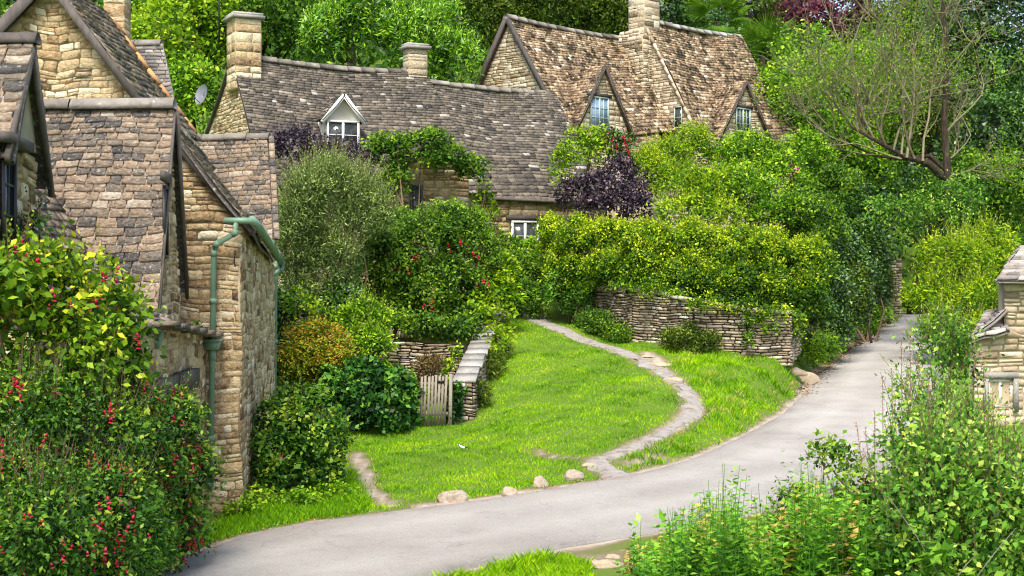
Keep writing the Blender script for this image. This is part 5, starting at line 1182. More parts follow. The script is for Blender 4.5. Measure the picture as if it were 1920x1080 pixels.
plant('laurel_bush', 'large glossy bright green laurel rising behind the roof ridge of the middle cottage', 'bush', 'laurel', [(800, 90, 55, 90, 85, 2), (700, 60, 57, 100, 80, 2.2), (860, 130, 54, 55, 60, 1.6), (620, 90, 57, 60, 60, 2)], .20, .065, 3.2, 8, 22, .2, clip=False, spikes=(700, .75, 16, .2, .06, .78))
# wooded hillside floor cover
g = np.random.default_rng(5); n = 60000
x = g.uniform(-45, 60, n); y = g.uniform(78, 150, n); z = H0(x, y) + g.uniform(0, 3.5, n)
c = np.stack([x, y, z], 1); dd = unit(g.normal(0, 1, (n, 3))); nn = unit(g.normal(0, .5, (n, 3)) + [0, -.5, .6])
mb = MB(); mb.quads(leafquads(c, dd, nn, g.uniform(.35, .7, n), g.uniform(.25, .45, n)), np.clip(.3 + .25 * noise3(c, .15) + g.normal(0, .12, n), 0, 1))
tag(mb.build('undergrowth', LM['mid']), 'dark leafy undergrowth covering the hillside beyond the cottages', 'undergrowth', kind='stuff')
# further wood, one mass behind the individual trees
bl = [(np.array([x_, y_, H0(np.array([x_]), np.array([y_]))[0] + 4.0 + 2 * math.sin(x_)]), np.array([6.5, 3.5, 6.5])) for x_, y_ in [(-42, 88), (-34, 92), (-26, 96), (-17, 94), (-8, 96), (0, 98), (8, 96), (17, 98), (26, 100), (34, 100), (43, 98), (52, 96), (36, 84), (46, 82), (30, 92), (22, 92), (-16, 110), (0, 112), (16, 112), (32, 112)]]
bl = [b for b in bl if not (-15 < b[0][0] < -30)]
Q, t, _ = cloud(lumps(bl, 6, .4, 3), 110000, 24, .7, .38, .26, .3, .15, 9, False, .15)
mb = MB(); mb.quads(Q, t); tag(mb.build('woodland', LM['mid']), 'far woodland canopy closing the view above the hillside', 'woodland', kind='stuff')

# palms
def palm(px, py, Y, r, label):
    c = at(px, py, Y); x, y = c[0], c[1] + .2; b = np.array([x, y, Hs(x, y)])
    root = thing('palm_tree', b, label, 'palm', 'fan palms beyond the upper cottage'); g = np.random.default_rng(int(px))
    tk = MB(); tk.tube([b, (b + c) / 2 + [.05, 0, 0], c], [.17, .15, .13], 8); tk.build('trunk', M_BARK, root)
    mb = MB()
    for k in range(26):
        az = k * 2.4 + g.uniform(-.2, .2); el = g.uniform(-.5, 1.25); d = np.array([math.cos(az) * math.cos(el), math.sin(az) * math.cos(el), math.sin(el)])
        q = c + d * r * g.uniform(.5, .75); mb.tube([c, (c + q) / 2 + [0, 0, .06], q], [.02, .015, .01], 4, .3)
        e1 = unit(np.cross(d, [0, 0, 1])); n_ = 26; an = np.linspace(-1.9, 1.9, n_)
        up_ = np.cross(e1, d); bd = unit(d[None] * np.cos(an)[:, None] + e1[None] * np.sin(an)[:, None] - up_[None] * .1 * np.abs(an)[:, None] + [0, 0, -.12])
        L_ = np.full(n_, r * .62) * g.uniform(.85, 1.1, n_); mb.quads(leafquads(np.repeat(q[None], n_, 0), bd, np.repeat(up_[None], n_, 0), L_, np.full(n_, .07), .3, .12), np.clip(.5 + .25 * d[2] + g.normal(0, .12, n_), 0, 1))
    mb.build('fronds', LM['mid'], root)
palm(1345, 40, 72, 1.75, 'fan palm with a round crown directly above the right end of the tall roof ridge')
palm(1430, 105, 70, 1.9, 'fan palm lower and further right beside the roof verge of the upper cottage')
palm(1385, 150, 69, 1.2, 'smallest fan palm with drooping fronds tight against the tall roof')

# bare branched tree
def bare_tree():
    g = np.random.default_rng(21); Y = 50; b = at(1778, 470, Y); gx = np.array([b[0], b[1], Hs(b[0], b[1])])
    root = thing('bare_tree', gx, 'nearly leafless tree with a reddish brown trunk and many fine spreading mossy branches', 'tree')
    tk = MB(); pts = [gx - [0, 0, .1], at(1782, 520, Y), at(1772, 430, Y), at(1778, 330, Y), at(1770, 240, Y), at(1776, 120, Y), at(1768, 20, Y), at(1776, -60, Y)]
    tk.tube(pts, [.2, .17, .15, .145, .12, .10, .08, .06], 10)
    big = [at(1779, 345, Y), at(1740, 305, Y - .2), at(1700, 295, Y - .3), at(1650, 268, Y - .4), at(1600, 240, Y - .5)]
    tk.tube(big, [.14, .125, .095, .07, .05], 9)
    big2 = [at(1776, 322, Y), at(1745, 292, Y + .3), at(1690, 298, Y + .5), at(1640, 292, Y + .6), at(1590, 268, Y + .6), at(1552, 235, Y + .6)]; tk.tube(big2, [.10, .08, .06, .045, .035, .02], 7)
    tk.build('trunk', M_BARK, root)
    br = MB(); tips = []
    def grow(p, d, ln, r, dep):
        n = 4; pts = [p]; q = p
        for i in range(n):
            d = nrm(d + g.normal(0, .13, 3) + np.array([0, 0, .07])); q = q + d * ln / n; pts.append(q)
        br.tube(pts, list(np.linspace(r, r * .55, n + 1)), 5 if r > .02 else 4, .5 + g.normal(0, .2), cap=False)
        if dep == 0: tips.append((pts[-1], d)); return
        for k in range(g.integers(2, 4) + (dep > 2)):
            i = g.integers(1, n + 1); a = nrm(d + g.normal(0, .55, 3) * np.array([1, .8, 1])); grow(pts[i], a, ln * g.uniform(.6, .85), r * .55, dep - 1)
    for (px, py, dx, dz, ln, r) in [(1600, 240, -.8, .5, 1.6, .05), (1610, 245, -.3, 1, 2.0, .05), (1640, 262, -.5, .9, 2.0, .05), (1660, 272, -.15, 1, 2.4, .055), (1690, 290, .1, 1, 2.4, .05), (1715, 298, -.3, .9, 2.2, .05), (1690, 298, -.9, .25, 1.8, .04),
                                    (1552, 235, -.7, .7, 1.6, .03), (1590, 268, -.8, .3, 1.6, .035), (1640, 290, -.7, -.1, 1.5, .03), (1774, 250, .7, .7, 1.8, .04), (1774, 180, -.7, .7, 1.9, .04), (1772, 130, .7, .6, 1.7, .035), (1770, 60, -.5, .9, 1.5, .035), (1770, 40, .6, .8, 1.5, .03), (1776, 300, .9, .4, 1.8, .04), (1777, 330, .9, .1, 1.6, .035), (1620, 252, -.5, .75, 2.2, .05), (1565, 245, -.3, .95, 2.0, .035), (1650, 268, .1, 1, 3.4, .055), (1700, 296, -.1, 1, 3.6, .06), (1620, 252, -.2, 1, 3.2, .05), (1730, 302, .15, 1, 3.2, .05), (1675, 282, .3, .95, 3.0, .05)]:
        grow(at(px, py, Y + (-.4 if px < 1760 else 0)), nrm([dx, g.normal(0, .35), dz]), ln, r, 4)
    br.build('branches', M_TWIG, root)
    T = np.array([a for a, _ in tips]); print('bare tips', len(T)); n = len(T) * 13; i = np.repeat(np.arange(len(T)), 13)
    c = T[i] + g.normal(0, .28, (n, 3)); k = (noise3(c, .6, 4) > -.15); c = c[k]; n = len(c)
    mb = MB(); mb.quads(leafquads(c, unit(g.normal(0, 1, (n, 3))), unit(g.normal(0, 1, (n, 3)) + [0, -.3, .8]), g.uniform(.06, .11, n), g.uniform(.03, .055, n)), g.uniform(.2, .9, n)); mb.build('leaves', LM['bright'], root)
bare_tree()

# ---------------- cottage gardens
plant('smoke_bush', 'dark purple leaved shrub in front of the white dormer of the middle cottage', 'shrub', 'purple', [(550, 272, 40.6, 44, 34, .8), (600, 285, 41, 40, 22, .8), (655, 300, 41, 50, 24, .8), (600, 315, 40.5, 60, 40, .8)], .075, .05, 2.8, 8, spikes=(60, .6, 12, .07, .045, .5), clip=False)
plant('willow_shrub', 'tall grey green fine leaved shrub with upright shoots beside the near cottage wall', 'shrub', 'sage', [(615, 410, 36, 92, 95, 1.5), (680, 400, 36.5, 60, 75, 1.2), (560, 470, 35.5, 52, 110, 1.1), (600, 520, 35.6, 80, 85, 1.0)], .085, .020, 2.7, 8, 26, .14, spikes=(2600, .85, 24, .075, .018, .68), cap=75000, orient=.7)
plant('flowering_hedge', 'big rounded glossy green shrub dotted with red flowers in the middle garden', 'shrub', 'mid', [(800, 460, 38.4, 95, 78, 1.5), (880, 480, 38.8, 60, 80, 1.3), (730, 500, 38, 70, 80, 1.3), (800, 540, 38, 110, 62, 1.3), (860, 430, 39.2, 50, 45, 1)], .085, .045, 4, 12, 22, .12, flowers=(M_RED, 46, .11, None), cap=75000, tip=.26, spikes=(420, .28, 10, .075, .038, .78))
plant('climber', 'leafy green climber spread over the projecting bay of the middle cottage', 'climbing plant', 'mid', [(790, 272, 41.6, 75, 24, .7), (725, 290, 41.3, 50, 30, .6), (850, 295, 41.8, 45, 20, .6), (885, 318, 42.2, 34, 18, .5), (745, 335, 41.2, 28, 45, .4), (815, 300, 41.2, 40, 18, .4)], .09, .055, 3.6, 7, 22, .11, clip=False, tip=.25, base=(-2.9, 40.9))
plant('purple_shrub', 'big near black purple leaved shrub between the yellow hedge and the grey roof', 'shrub', 'purple', [(1135, 355, 42.6, 60, 40, 1.0), (1192, 368, 42.4, 40, 32, .9), (1085, 372, 43, 45, 32, .9), (1165, 322, 43, 32, 22, .8), (1150, 395, 42.2, 90, 34, .9)], .085, .055, 2.3, 11, 22, .11, tip=.3, spikes=(150, .35, 8, .08, .055, .7))
plant('elder_shrub', 'feathery lime green shrub in front of the eave corner below the upper dormer', 'shrub', 'lime', [(1090, 285, 43.4, 42, 40, .9), (1065, 320, 43.2, 40, 45, .9), (1110, 260, 43.6, 26, 20, .7)], .10, .045, 1.9, 8, 20, .15, up=.5, clip=False)
plant('red_climber', 'small dark climber with clusters of red berries below the blue dormer window', 'climbing plant', 'dark', [(1150, 268, 43.8, 34, 22, .6), (1165, 290, 43.6, 22, 20, .5)], .08, .05, 3.2, 6, flowers=(M_RED, 75, .085, None), clip=False)
plant('golden_conifer', 'feathery yellow green shrub right of the purple shrub below the tall roof', 'shrub', 'lime', [(1250, 300, 44.4, 50, 42, 1), (1215, 330, 43.5, 42, 50, 1), (1290, 270, 45, 40, 30, 1), (1270, 350, 43, 55, 40, 1)], .10, .03, 3, 9, 24, .15, spikes=(260, .55, 14, .09, .028, .75), clip=False)
plant('rose_bush', 'sprawling green rose bush with pink blooms below the right dormer', 'shrub', 'bright', [(1390, 310, 44, 75, 50, 1.4), (1450, 345, 43.4, 80, 60, 1.4), (1400, 370, 42, 70, 50, 1.2), (1500, 300, 46, 55, 50, 1.2), (1450, 400, 41.6, 60, 36, 1)], .085, .05, 3.4, 12, 20, .13, flowers=(M_PINK, 14, .11, None), clip=False, spikes=(200, .6, 12, .08, .045, .6), cap=60000)
plant('rose_bush', 'darker rose bush with a few pink blooms spilling over the right end of the hedge', 'shrub', 'mid', [(1530, 430, 43, 55, 60, 1.2), (1560, 370, 45, 55, 55, 1.2), (1490, 400, 42, 50, 40, 1.1), (1510, 480, 42, 50, 60, 1.1)], .085, .05, 3.6, 10, 20, .12, flowers=(M_PINK, 16, .11, None), clip=False)
plant('light_shrub', 'loose light green leafy shrub standing up from the middle of the hedge', 'shrub', 'lime', [(1320, 365, 41.5, 60, 45, 1), (1290, 400, 40.8, 60, 30, 1), (1350, 405, 40.8, 45, 35, .9)], .11, .05, 2.6, 8, 22, .15, spikes=(120, .5, 12, .11, .05, .7), clip=False)
plant('garden_sapling', 'yellow leaved young plant in front of the wall left of the cottage window', 'shrub', 'golden', [(905, 385, 42.6, 22, 30, .4), (912, 352, 42.6, 12, 14, .3)], .10, .055, 1.6, 4, 12, .12, clip=False)
# yellow green hedge
HB = [(1040, 448, 42, 32, 42, .9), (1045, 520, 41.5, 34, 62, .8), (1090, 450, 41, 55, 42, 1.0), (1085, 520, 40.7, 45, 50, .9), (1150, 455, 39.8, 55, 44, 1.0), (1140, 505, 39.2, 55, 42, .8), (1215, 458, 39, 60, 44, 1.0), (1215, 515, 38.4, 60, 46, .8), (1290, 462, 38.6, 60, 44, 1.0), (1290, 525, 37.9, 60, 48, .8),
      (1360, 470, 38.3, 60, 44, 1.0), (1365, 535, 37.6, 60, 50, .8), (1430, 480, 38.2, 60, 48, 1.0), (1435, 545, 37.6, 60, 52, .8), (1500, 505, 38.6, 55, 52, 1.0), (1500, 565, 38, 48, 50, .8)]
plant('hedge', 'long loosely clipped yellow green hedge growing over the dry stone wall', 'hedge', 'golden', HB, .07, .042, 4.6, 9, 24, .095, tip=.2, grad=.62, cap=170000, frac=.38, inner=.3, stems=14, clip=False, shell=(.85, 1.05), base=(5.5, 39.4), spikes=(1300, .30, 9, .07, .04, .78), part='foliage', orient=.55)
plant('hedge_growth', 'ragged hanging sprays of the hedge drooping over the top of the dry stone wall', 'shrub', 'golden', [(1105, 536, 39.4, 30, 14, .3), (1165, 536, 37.8, 28, 9, .3), (1215, 545, 37.2, 30, 15, .3), (1270, 552, 36.6, 30, 10, .3), (1330, 568, 36.2, 36, 16, .3), (1395, 574, 35.9, 34, 10, .3), (1455, 588, 36, 34, 18, .3), (1490, 612, 36.6, 16, 32, .3)], .07, .04, 2.2, 7, 16, .1, droop=.8, clip=False, stems=0, skirt=False, grad=.0, tip=-.1)
plant('honeysuckle', 'pale green climber hanging down the left end of the hedge by the handrail', 'climbing plant', 'pale', [(1050, 560, 40.6, 30, 38, .5), (1080, 530, 40.4, 28, 30, .5), (1095, 560, 40.2, 20, 18, .4)], .08, .045, 2.6, 6, 18, .1, clip=False)
plant('wall_foot_shrub', 'dark trailing shrub at the foot of the left end of the dry stone wall', 'shrub', 'mid', [(1130, 607, 38.6, 38, 24, .5), (1160, 625, 38, 26, 18, .4), (1100, 600, 39.5, 26, 16, .4)], .06, .03, 3, 6, 18, .09)
plant('wall_foot_shrub', 'reddish green scrub against the middle of the dry stone wall', 'shrub', 'olive', [(1285, 634, 36.3, 40, 24, .4), (1255, 640, 36.6, 22, 16, .3), (1325, 640, 36.1, 24, 18, .3)], .055, .028, 3, 6, 18, .09)
plant('wall_creeper', 'small green creeper growing on the face of the dry stone wall near its right end', 'climbing plant', 'mid', [(1400, 606, 35.85, 13, 22, .1), (1448, 618, 35.9, 16, 10, .1), (1404, 640, 35.8, 10, 16, .1)], .055, .035, 2.0, 6, 12, .06, clip=False, stems=0)
BG = 'shrubs on the shaded bank beside the lane'
for (l, mk, bb, L_, W_) in [
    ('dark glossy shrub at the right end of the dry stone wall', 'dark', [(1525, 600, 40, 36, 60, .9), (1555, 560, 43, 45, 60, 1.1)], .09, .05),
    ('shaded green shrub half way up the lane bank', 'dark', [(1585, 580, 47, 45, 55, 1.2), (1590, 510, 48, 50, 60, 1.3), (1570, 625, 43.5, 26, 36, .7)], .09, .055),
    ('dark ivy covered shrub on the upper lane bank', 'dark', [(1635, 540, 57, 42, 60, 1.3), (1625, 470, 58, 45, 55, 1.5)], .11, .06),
    ('tall yellowish green grasses and ferns low on the bank near the squared stone block', 'bright', [(1545, 655, 41.4, 26, 24, .5), (1520, 668, 40, 26, 18, .4)], .10, .025),
    ('bright low plants along the edge of the lane near its top', 'bright', [(1655, 592, 62, 34, 18, 1), (1615, 615, 54, 30, 18, .8), (1690, 570, 74, 22, 18, 1)], .12, .06)]:
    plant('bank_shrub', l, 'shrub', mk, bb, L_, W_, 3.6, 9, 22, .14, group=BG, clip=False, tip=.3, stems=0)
plant('trailing_ivy', 'hanging brown green creeper on the steep bank face above the lane', 'climbing plant', 'olive', [(1600, 560, 46, 22, 60, .5), (1655, 545, 58, 24, 55, .6)], .07, .035, 2.6, 8, 20, .14, droop=1, clip=False)
plant('bamboo_shrub', 'large bright yellow green arching shrub at the right of the lane', 'shrub', 'lime', [(1795, 520, 44, 75, 62, 1.4), (1850, 480, 45, 60, 55, 1.4), (1750, 560, 43.5, 45, 40, 1), (1820, 570, 43, 65, 42, 1.1), (1760, 620, 42.5, 40, 36, .9), (1830, 630, 42, 60, 36, 1), (1745, 500, 45, 30, 40, .9)], .13, .035, 3.0, 10, 20, .18, spikes=(320, .8, 14, .12, .032, .72), clip=False, base=(13.6, 44))
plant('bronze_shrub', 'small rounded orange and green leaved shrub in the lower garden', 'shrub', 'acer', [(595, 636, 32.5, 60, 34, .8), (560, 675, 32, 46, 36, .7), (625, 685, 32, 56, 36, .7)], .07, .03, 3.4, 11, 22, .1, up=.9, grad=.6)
plant('garden_shrub', 'light green upright shrub right of the bronze shrub below the flowering shrub', 'shrub', 'bright', [(690, 615, 34, 45, 48, .7), (700, 660, 33.4, 48, 42, .7), (655, 600, 34.6, 30, 30, .5)], .08, .035, 3.0, 8, 20, .1, spikes=(110, .55, 14, .085, .03, .68))
plant('garden_fern', 'tall sparse stems with pale leaves between the willow shrub and the bronze shrub', 'plant', 'lime', [(560, 570, 33.6, 30, 30, .5), (600, 590, 33.6, 20, 20, .4)], .08, .04, 1.2, 4, 14, .14, clip=False)
plant('dark_shrub', 'dark green mass of shrub under the red flowered shrub', 'shrub', 'dark', [(640, 585, 35.2, 60, 45, .7), (540, 600, 34.6, 40, 60, .7), (575, 640, 33.4, 40, 30, .5)], .08, .04, 3, 8, 20, .12)
plant('trailing_plants', 'green plants spilling over the top of the low garden wall', 'plant', 'mid', [(790, 612, 35.9, 50, 22, .5), (850, 620, 35.6, 40, 26, .5), (740, 600, 36.4, 40, 20, .5), (885, 600, 36.8, 26, 30, .5)], .08, .045, 3.2, 8, 18, .09, tip=.3, clip=False)
plant('creeper', 'yellow green creeper on the left edge of the pale wall coping', 'climbing plant', 'golden', [(842, 690, 32.8, 9, 24, .25), (856, 664, 34, 8, 18, .25), (838, 712, 31.9, 12, 8, .2)], .06, .04, 2, 4, 14, .07, clip=False)
plant('dry_plant', 'reddish brown dead stems in front of the low garden wall', 'plant', 'russet', [(805, 690, 33.6, 45, 22, .4)], .08, .02, 2.0, 6, 14, .09, up=.1)
plant('ivy_hedge', 'dark glossy ivy mound left of the wooden gate', 'hedge', 'ivy', [(735, 745, 31, 54, 58, .7), (680, 735, 31.2, 56, 58, .7), (630, 745, 31, 46, 56, .7), (700, 770, 30.8, 85, 38, .7), (765, 755, 31.1, 26, 50, .4)], .11, .075, 3.8, 9, 18, .08, tip=.32, up=.1, cull=True)
plant('ivy', 'small dark ivy patch on the end of the sloping wall right of the gate', 'climbing plant', 'ivy', [(853, 738, 31.25, 15, 18, .12), (850, 770, 31.2, 15, 22, .12)], .075, .055, 3.2, 5, 12, .05, up=.1)
plant('sapling', 'lime green sycamore sapling leaning over the top of the pale coping', 'sapling', 'lime', [(935, 570, 38.5, 42, 60, .7), (900, 590, 37.2, 26, 30, .5), (940, 520, 39.5, 30, 40, .6), (925, 640, 36, 30, 36, .4)], .12, .07, 2.3, 8, 14, .13, up=.8, clip=False, base=(-.25, 38))
plant('leafy_shrub', 'dense green shrub behind the lawn top between the sapling and the handrail', 'shrub', 'mid', [(985, 570, 41.3, 36, 38, .7), (975, 510, 43, 40, 40, .8), (1010, 600, 41.6, 20, 16, .4)], .09, .05, 3.2, 8, 18, .11)
plant('window_shrub', 'light leafy bush directly below the ground floor window behind the iron railing', 'shrub', 'bright', [(975, 478, 43.9, 46, 30, .7), (1000, 505, 43.7, 30, 26, .6), (938, 470, 43.6, 26, 36, .6)], .085, .05, 2.8, 8, 18, .11, clip=False)
plant('wall_weeds', 'long grass and weeds against the sloping wall at the edge of the lawn', 'weeds', 'olive', [(928, 690, 34.4, 20, 34, .3), (905, 740, 32.2, 18, 22, .3), (945, 665, 35.8, 16, 22, .3)], .11, .02, 2.4, 5, 16, .09, up=.0)
plant('sapling_tree', 'tall weeds with yellow leaves at the top of the lawn by the coping', 'weeds', 'lime', [(920, 668, 35, 22, 30, .3)], .09, .05, 1.6, 5, 12, .09, clip=False)
# near left shrubs
plant('side_shrub', 'rounded dark leaved shrub with yellowing leaves at the corner of the downpipe cottage', 'shrub', 'fuchsia', [(545, 800, 24.2, 72, 62, .8), (600, 845, 24, 58, 66, .8), (520, 865, 23.8, 52, 60, .6), (565, 760, 24.4, 50, 34, .6)], .075, .045, 3.8, 10, 18, .085, tip=.34, flowers=(M_PINK, 8, .05, None), spikes=(90, .35, 9, .07, .042, .72))
plant('nettle_bed', 'low light green weeds under the rounded corner shrub', 'weeds', 'bright', [(490, 940, 22.6, 60, 22, .4), (560, 945, 22.6, 60, 20, .4), (630, 930, 23.3, 40, 18, .4), (455, 960, 21.8, 40, 16, .3)], .055, .04, 2.8, 8, 16, .07, up=.9)
FG = 'fuchsia shrubs in the near left garden'
plant('fuchsia_bush', 'tall fuchsia shrub with yellowing leaves in front of the nearest slate roof', 'shrub', 'yellowing', [(20, 560, 13.6, 80, 90, .6), (40, 620, 14.2, 110, 120, .7), (140, 600, 14.6, 90, 110, .7), (210, 640, 15.4, 62, 95, .6), (110, 720, 14.4, 140, 100, .8), (110, 520, 14.4, 60, 50, .5), (235, 740, 15.6, 45, 70, .5)], .075, .048, 2.6, 11, 14, .12, group=FG, flowers=(M_RED, 100, .075, None), spikes=(170, .42, 9, .06, .036, .75), cap=70000, tip=.28)
plant('fuchsia_bush', 'dark fuchsia shrub full of red flowers in the bottom left corner', 'shrub', 'fuchsia', [(50, 830, 13.4, 120, 120, .7), (60, 990, 12.6, 130, 120, .7), (170, 850, 14, 100, 120, .7), (190, 970, 13.6, 90, 90, .6), (250, 850, 15.4, 62, 110, .6)], .05, .025, 2.7, 14, 15, .10, group=FG, flowers=(M_RED, 330, .066, None), spikes=(560, .5, 14, .042, .02, .55), cap=90000, tip=.3, droop=.2)
plant('fuchsia_bush', 'arching fuchsia with bright red flowers against the stone wall left of the tall downpipe', 'shrub', 'fuchsia', [(320, 820, 17.4, 62, 78, .5), (355, 890, 17.8, 46, 66, .5), (290, 890, 16.6, 60, 90, .5), (300, 790, 17, 50, 45, .4)], .062, .033, 2.8, 11, 14, .10, group=FG, flowers=(M_RED, 260, .075, None), spikes=(150, .45, 12, .05, .026, .62), cap=50000, tip=.3, droop=.25)
plant('clover_patch', 'mat of small round bright leaves at the foot of the near fuchsias by the road', 'ground plant', 'nettle', [(270, 1010, 15.9, 58, 48, .5), (235, 1050, 15, 50, 35, .5), (310, 1000, 17, 30, 26, .4)], .035, .033, 3.0, 8, 14, .06, up=1.4)
plant('climbing_rose', 'thin rose shoots with dark leaves and reddish tips in front of the nearest dormer', 'climbing plant', 'dark', [(60, 440, 14.6, 26, 36, .3), (30, 480, 14.4, 36, 24, .3), (75, 400, 14.7, 12, 16, .2)], .06, .038, 1.2, 5, 8, .07, clip=False, flowers=(M_RED, 8, .04, None), base=(-4.25, 14.4), spikes=(14, .35, 8, .055, .035, .45))
plant('wall_fern', 'little green fern growing at the joint beside the rainwater hopper', 'plant', 'bright', [(366, 612, 21.4, 10, 8, .08)], .045, .014, 2.4, 3, 10, .03, clip=False, stems=0)
plant('wall_creeper', 'narrow strip of ivy between the two far downpipes', 'climbing plant', 'ivy', [(507, 540, 29.3, 5, 40, .1), (505, 640, 29.2, 6, 60, .1)], .07, .05, 2.5, 6, 10, .05, clip=False)
# near right planting
plant('buddleia_bush', 'large pale green bush with upright stems in the lower right corner', 'shrub', 'pale', [(1790, 900, 13.2, 120, 100, .8), (1880, 910, 13.4, 80, 84, .8), (1730, 830, 14, 50, 60, .5), (1860, 980, 12.6, 120, 110, .8), (1720, 1000, 12.8, 90, 90, .7), (1715, 880, 13.8, 66, 80, .6), (1840, 850, 14, 50, 40, .5)], .062, .036, 1.9, 12, 14, .13, spikes=(330, .6, 12, .055, .032, .62), cap=80000, tip=.34, nclvar=.22)
plant('tall_shrub', 'loose leafy shrub with reddish stems in front of the right hand cottage', 'shrub', 'pale', [(1765, 670, 19, 46, 64, .7), (1735, 760, 18, 56, 66, .7), (1800, 690, 18.6, 30, 56, .5), (1795, 800, 17.5, 40, 40, .6)], .06, .036, 1.25, 9, 12, .17, spikes=(190, .5, 12, .055, .03, .6), clip=False)
plant('wild_shrub', 'arching leafy sprig leaning out over the pale road', 'shrub', 'mid', [(1560, 865, 15.2, 42, 34, .35), (1600, 915, 14.9, 45, 40, .35), (1640, 950, 14.6, 40, 40, .35), (1535, 845, 15.4, 20, 14, .2)], .06, .034, 1.9, 7, 14, .08, tip=.4, clip=False, stems=3, base=(3.5, 14.6))
g = np.random.default_rng(61)
def nettles():
    n = 620; px = g.uniform(1185, 1720, n); Y = g.uniform(12.6, 16.4, n)
    x = (px - 960) / F * Y; y = Y; zb = H0(x, y); topy = np.interp(px, [1150, 1200, 1260, 1350, 1420, 1480, 1540, 1620, 1720], [1050, 1000, 962, 952, 946, 900, 915, 935, 920]) + g.uniform(-12, 60, n) + 26 * np.sin(px / 37) + 14 * np.sin(px / 13 + 1) + np.where(g.uniform(0, 1, n) < .08, -40, 0)
    zt = CH - (topy - 540) / F * Y; k = (zt - zb > .12); x, y, zb, zt = x[k], y[k], zb[k], np.minimum(zt, zb + 1.45)[k]; n = len(x)
    P0 = np.stack([x, y, zb], 1); P1 = np.stack([x + g.normal(0, .07, n), y + g.normal(0, .07, n), zt], 1)
    mb = MB(); q, t, _ = stems_with_leaves(P0, P1, 24, .115, .07, g, .12, 1.25, .14, .60, .22, .35); mb.quads(q, t); thin_stems(mb, P0, P1, .005, .3)
    tag(mb.build('nettles', LM['nettle']), 'dense patch of bright green nettles and weeds along the bottom right', 'nettles', kind='stuff')
nettles()
for l_, bb_ in (('broad leaved dock plant low at the left end of the nettles', [(1235, 1010, 14.6, 30, 26, .25)]), ('broad leaved plant among the nettles below the pale road', [(1400, 1030, 13.6, 40, 26, .3)]), ('broad leaved plant between the nettles and the big pale bush', [(1640, 1030, 13.2, 40, 34, .3)]), ('large dark leaved plant at the very bottom right', [(1790, 1040, 12.2, 50, 34, .3)])):
    plant('dock_plant', l_, 'plant', 'laurel', bb_, .17, .085, 1.5, 4, 8, .12, clip=False, up=.9, tip=.2, stems=0)
plant('bramble', 'patch of orange tinted leaves among the nettles', 'shrub', 'acer', [(1540, 985, 14.2, 32, 16, .25), (1600, 1010, 13.8, 30, 20, .25), (1490, 1040, 13.4, 50, 22, .3)], .05, .03, .9, 5, 12, .08, clip=False)
plant('dark_weed', 'darker fine leaved bush standing among the nettles', 'shrub', 'mid', [(1490, 945, 14.6, 36, 34, .35), (1470, 990, 14.3, 34, 26, .3)], .045, .024, 2.4, 7, 14, .08, tip=.35, clip=False)
# faded flower spires and dead stalks
SPG = 'faded pink flower spires by the right hand bush'
base_sp = None
places = [(1690, 640, 780, 15.4), (1706, 615, 790, 15.6), (1722, 660, 800, 15.2), (1672, 690, 800, 15), (1655, 705, 810, 14.8), (1738, 690, 820, 15), (1640, 770, 850, 14.4), (1622, 800, 880, 14.2), (1605, 790, 870, 14.3), (1790, 615, 720, 18.6), (1806, 630, 720, 18.5), (1824, 622, 730, 18.4), (1776, 640, 740, 18.7), (1840, 650, 740, 18.3), (1760, 655, 760, 18.9), (1700, 700, 820, 14.9)]
for i, (px, p0, p1, Y) in enumerate(places):
    g = np.random.default_rng(300 + i); top = at(px, p0, Y); bx, by = top[0] + g.normal(0, .08) + .15, Y + .1; b = np.array([bx, by, Hs(bx, by)])
    lb = {0: 'faded pink flower spire leaning over the road, left of the cottage lean-to'}.get(i, None)
    pos = ('thin faded pink spire standing up against the grey road' if px < 1745 else 'thin faded pink spire standing up in front of the bright bush and the lean-to roof')
    if Y < 14.5: pos = 'low thin faded pink spire against the pale road beside the arching sprig'
    o = thing('flower_spire', b, pos, 'flower', SPG)
    st = MB(); st.tube([b, (b + top) / 2 + [g.normal(0, .04), 0, 0], top], [.008, .006, .003], 4); st.build('stem', M_STEM, o)
    n = 90; s = g.uniform(0, 1, n) ** .8; q = top + (b - top) * (s[:, None] * min(.28, .45 / np.linalg.norm(top - b) )) ; q = q + g.normal(0, 1, (n, 3)) * (.006 + .016 * s)[:, None]
    f = MB(); f.quads(leafquads(q, unit(g.normal(0, 1, (n, 3)) + [0, 0, .6]), unit(g.normal(0, 1, (n, 3))), np.full(n, .022), np.full(n, .012)), g.uniform(0, 1, n)); f.build('blossom', M_SPIRE, o)
DSG = 'pale dead stalks in the right hand bush'
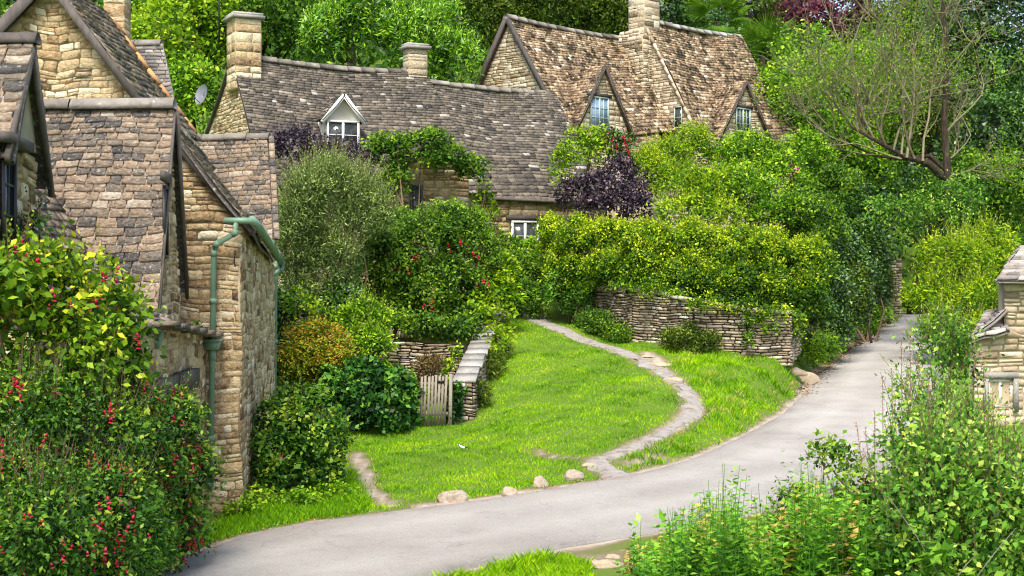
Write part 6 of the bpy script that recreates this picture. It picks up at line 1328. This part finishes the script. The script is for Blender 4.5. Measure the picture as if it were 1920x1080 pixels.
for i, (a, b_, Y, l) in enumerate([((1665, 930), (1765, 1090), 12.2, 'long pale dead stalk slanting down through the bush'), ((1830, 1040), (1790, 1090), 11.9, 'straw coloured dead stalk leaning left near the bottom right corner'), ((1905, 990), (1830, 1085), 11.7, 'straw coloured dead stalk closest to the right edge of the view'), ((1660, 990), (1600, 1060), 12.9, 'short dead stalk low among the nettles'), ((1322, 940), (1385, 1085), 13.2, 'thin brown nettle stalk standing clear against the bright leaves')]):
    mb = MB(); p, q = at(*a, Y), at(*b_, Y - .1); mb.tube([p, (p + q) / 2 + [.01, 0, .03], q - (p - q) * .3], [.002, .004, .005], 5, .2 if i < 4 else .1)
    o = mb.build('dead_stalk', M_GATE if i < 4 else M_STEM); tag(o, l, 'stalk', DSG)
# ================================================================ LIGHT, SKY, CAMERA
w = bpy.data.worlds.new('World'); SC.world = w; w.use_nodes = True; nt = w.node_tree
bg = nt.nodes['Background']; sky = nt.nodes.new('ShaderNodeTexSky'); sky.sky_type = 'NISHITA'; sky.sun_disc = False
EL, AZ = R(54), R(188)       # azimuth clockwise from +Y: sun behind-left of the camera
sky.sun_elevation = EL; sky.sun_rotation = AZ; sky.air_density = 1.0; sky.dust_density = 3.0; sky.ozone_density = 1.0
nt.links.new(sky.outputs[0], bg.inputs[0]); bg.inputs[1].default_value = .15
sl = bpy.data.lights.new('sun', 'SUN'); sl.energy = 2.5; sl.angle = R(24); sl.color = (1.0, .95, .88)
so = bpy.data.objects.new('sun', sl); COL.objects.link(so)
from mathutils import Vector
sd = Vector((math.sin(AZ) * math.cos(EL), math.cos(AZ) * math.cos(EL), math.sin(EL)))
so.rotation_euler = sd.to_track_quat('Z', 'Y').to_euler(); so.location = (-20, -20, 40)
cm = bpy.data.cameras.new('camera'); co = bpy.data.objects.new('camera', cm); COL.objects.link(co)
co.location = (0, 0, CH); co.rotation_euler = (R(90), 0, 0); cm.sensor_width = 36; cm.lens = 36 * F / 1920; cm.clip_start = .1; cm.clip_end = 2000
cm.dof.use_dof = True; cm.dof.focus_distance = 32; cm.dof.aperture_fstop = 4.5
SC.camera = co
SC.view_settings.view_transform = 'Standard'; SC.view_settings.look = 'None'; SC.view_settings.exposure = 1.15; SC.view_settings.gamma = 1
SC.cycles.max_bounces = 6; SC.cycles.diffuse_bounces = 3; SC.cycles.glossy_bounces = 2; SC.cycles.transmission_bounces = 3; SC.cycles.transparent_max_bounces = 4
SC.cycles.use_denoising = True; SC.cycles.caustics_reflective = False; SC.cycles.caustics_refractive = False
SC.cycles.sample_clamp_indirect = 6; SC.cycles.filter_width = 1.1
print('faces', sum(len(o.data.polygons) for o in bpy.data.objects if o.type == 'MESH'))
